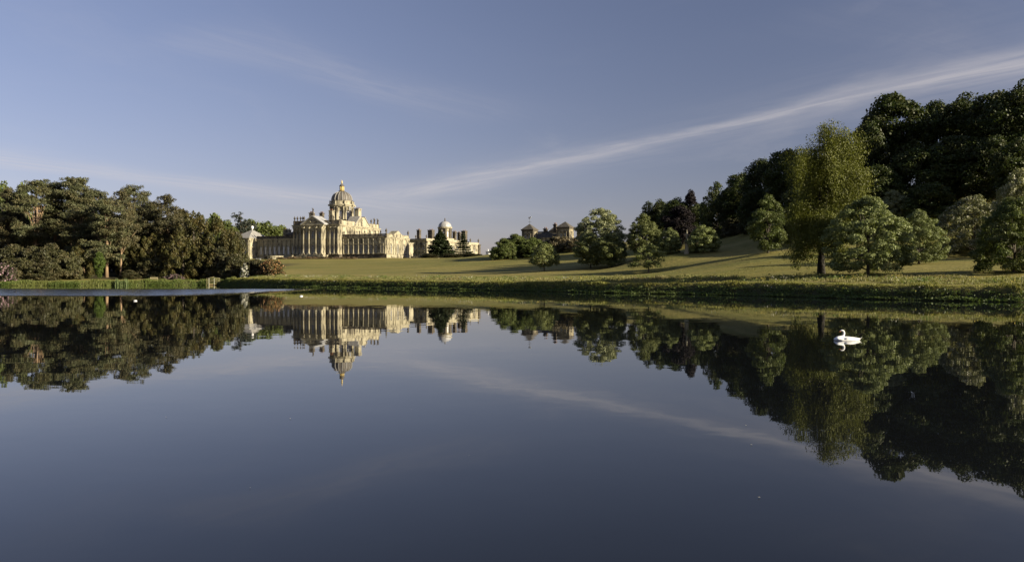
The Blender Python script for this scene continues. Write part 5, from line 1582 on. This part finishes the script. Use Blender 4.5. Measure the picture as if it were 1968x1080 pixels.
def blades(rng, x, y, z, h, w, per=3, lean=0.25):
    """upright tapered blades, a few at each point"""
    n = len(x); k = np.repeat(np.arange(n), per); m = len(k)
    a = rng.random(m) * 6.283; ln = rng.normal(0, lean, (m, 2)); hh = h[k] * rng.uniform(.6, 1.25, m); ww = w * rng.uniform(.6, 1.4, m)
    bx = x[k] + rng.normal(0, .12, m); by = y[k] + rng.normal(0, .12, m); bz = z[k] - .05
    v = np.empty((m, 4, 3))
    dx, dy = np.cos(a) * ww / 2, np.sin(a) * ww / 2
    v[:, 0] = np.stack([bx - dx, by - dy, bz], -1); v[:, 1] = np.stack([bx + dx, by + dy, bz], -1)
    tx, ty = bx + ln[:, 0] * hh, by + ln[:, 1] * hh
    v[:, 2] = np.stack([tx + dx * .35, ty + dy * .35, bz + hh], -1); v[:, 3] = np.stack([tx - dx * .35, ty - dy * .35, bz + hh], -1)
    return v.reshape(-1, 3)


def vnoise(x, y, s, seed):
    r = np.random.default_rng(seed); v = 0
    for i in range(6):
        a = r.uniform(0, 6.28); f = r.uniform(.5, 2.2) / s; v = v + np.sin((x * np.cos(a) + y * np.sin(a)) * f * 6.28 + r.uniform(0, 6.28))
    return v / 6 ** .5


def stuff(name, vs, mat):
    o = link(name, quads_mesh(name, vs, LM[mat])); tag(o, kind='stuff'); return o


rng = np.random.default_rng(77)
# overhanging leafy growth on the cut bank
x, y, off, p = along_shore(rng, 3900, 425, 2060, -0.75, 0.9)
hump = np.clip(0.75 + 0.55 * vnoise(x, y, 9, 1) + 0.4 * vnoise(x, y, 3, 2), .1, 2.2)
z = np.maximum(ground_z(x, y), 0.06) + np.clip(off + .75, 0, 1) * 0.15
k = np.repeat(np.arange(len(x)), 12)
c = np.stack([x[k] + rng.normal(0, .22, len(k)), y[k] + rng.normal(0, .22, len(k)), z[k] + rng.random(len(k)) ** 0.9 * hump[k] * 0.27 * np.clip(.45 + (off[k] + .75) * .9, .3, 1)], -1)
stuff('bank_plants', leaf_quads(rng, c, np.tile([-.3, -.5, .8], (len(k), 1)), 0.21, .6, .8), 'bank')
x, y, off, p = along_shore(rng, 9000, 425, 2060, -0.1, 2.6)
stuff('bank_grass', blades(rng, x, y, ground_z(x, y), np.clip(.20 + .13 * vnoise(x, y, 7, 3), .07, .6), .08, 6), 'shortgrass')
# rough meadow behind the mown path
x, y, off, p = along_shore(rng, 60000, 440, 2080, 4.9, 30)
lim = np.interp(p, [440, 600, 960, 1440, 1968], [17, 20, 22, 21, 19.5]) + 1.2 * vnoise(x, y, 25, 9)
keep = (off < lim) & (rng.random(len(x)) < np.clip(.75 + .5 * vnoise(x, y, 11, 4), .12, 1))
x, y, off = x[keep], y[keep], off[keep]
hh = np.clip(.27 + .15 * vnoise(x, y, 8, 5) + .1 * vnoise(x, y, 2.5, 6), .10, .85) * np.clip((off - 4.6) / 1.2, .3, 1)
stuff('meadow_grass', blades(rng, x, y, ground_z(x, y), hh, .085, 4, .3), 'meadow')
# taller docks and nettles standing in the meadow
x, y, off, p = along_shore(rng, 900, 440, 2080, 4.6, 19)
keep = vnoise(x, y, 13, 14) > .55
x, y = x[keep], y[keep]
k = np.repeat(np.arange(len(x)), 30)
c = np.stack([x[k] + rng.normal(0, .4, len(k)), y[k] + rng.normal(0, .4, len(k)), ground_z(x, y)[k] + rng.random(len(k)) * .65], -1)
stuff('meadow_weeds', leaf_quads(rng, c, np.tile([0, -.3, 1.], (len(k), 1)), .2, .6, .8), 'bank')
# mown grass verge on the left shore
x, y, off, p = along_shore(rng, 15000, -60, 440, -0.2, 12)
hh = np.where(off < 2.2, np.clip(.5 + .25 * vnoise(x, y, 9, 7), .2, .95), .12 + .06 * rng.random(len(x)))
stuff('verge_grass', blades(rng, x, y, np.maximum(ground_z(x, y), 0.02), hh, .14, 4), 'verge')
x, y, off, p = along_shore(rng, 1500, -60, 440, -0.4, 0.9)
keep = vnoise(x, y, 12, 8) > 0.1
x, y = x[keep], y[keep]; k = np.repeat(np.arange(len(x)), 12)
c = np.stack([x[k] + rng.normal(0, .3, len(k)), y[k] + rng.normal(0, .3, len(k)), np.maximum(ground_z(x, y), 0)[k] + rng.random(len(k)) * .8], -1)
stuff('shore_plants', leaf_quads(rng, c, np.tile([0, -.5, .8], (len(k), 1)), .3, .6, .8), 'bank')
x, y, off, p = along_shore(rng, 110, 222, 246, -1.2, 0.3)
stuff('reeds', blades(rng, x, y, np.zeros(len(x)), np.clip(1.5 + .5 * vnoise(x, y, 2, 3), .8, 2.2), .13, 5, .12), 'reed')
# flowers
def flowers(name, n, px0, px1, o0, o1, h, s, mat, thr, seed, per=5, sc=10, spread=.35):
    x, y, off, p = along_shore(rng, n, px0, px1, o0, o1)
    keep = vnoise(x, y, sc, seed) > thr
    x, y = x[keep], y[keep]; z = ground_z(x, y); k = np.repeat(np.arange(len(x)), per)
    c = np.stack([x[k] + rng.normal(0, spread, len(k)), y[k] + rng.normal(0, spread, len(k)), z[k] + h * rng.uniform(.7, 1.15, len(k))], -1)
    stuff(name, leaf_quads(rng, c, np.tile([0, -.5, 1.], (len(k), 1)), s, .9, .4), mat)
flowers('cow_parsley_flowers', 420, 470, 1960, .3, 9, .8, .13, 'umbel', .75, 21)
flowers('yellow_meadow_flowers', 500, 900, 1960, .4, 14, .55, .11, 'yellow', .70, 22)
n = 22
a = rng.uniform(-.55, .55, n); dd = 9 * np.exp(rng.random(n) * 2.2)
x, y = np.tan(a) * dd, dd
c = np.stack([x, y, np.full(n, .012)], -1); c = c[signed_shore(x, y) < -2]
stuff('floating_feathers_and_seeds', leaf_quads(rng, c, np.tile([0, 0, 1.], (len(c), 1)), .030, .6, .05), 'umbel')
# mown lawn: a thin skin of short tufts where the turf is nearest
x, y, off, p = along_shore(rng, 26000, 900, 2040, 19, 62)
keep = rng.random(len(x)) < np.clip(1.2 - off / 70, .2, 1)
x, y = x[keep], y[keep]
stuff('lawn_tufts', blades(rng, x, y, ground_z(x, y), np.full(len(x), .07), .12, 3, .5), 'shortgrass')
# terrace flower border before the house
n = 2600
u = rng.uniform(-28, 34, n); v = rng.uniform(-12, -9.6, n); ca, sa = math.cos(R(-20)), math.sin(R(-20))
x = -117 + u * ca - v * sa; y = 497 + u * sa + v * ca
z = np.maximum(ground_z(x, y), 13.0)
hh = .5 + .35 * vnoise(x, y, 6, 31)
k = np.repeat(np.arange(n), 4)
c = np.stack([x[k] + rng.normal(0, .3, len(k)), y[k] + rng.normal(0, .3, len(k)), z[k] + rng.random(len(k)) * np.clip(hh, .2, 1.1)[k] * 1.5], -1)
stuff('terrace_border_plants', leaf_quads(rng, c, np.tile([0, -.4, 1.], (len(k), 1)), .5, .6, .8), 'border')
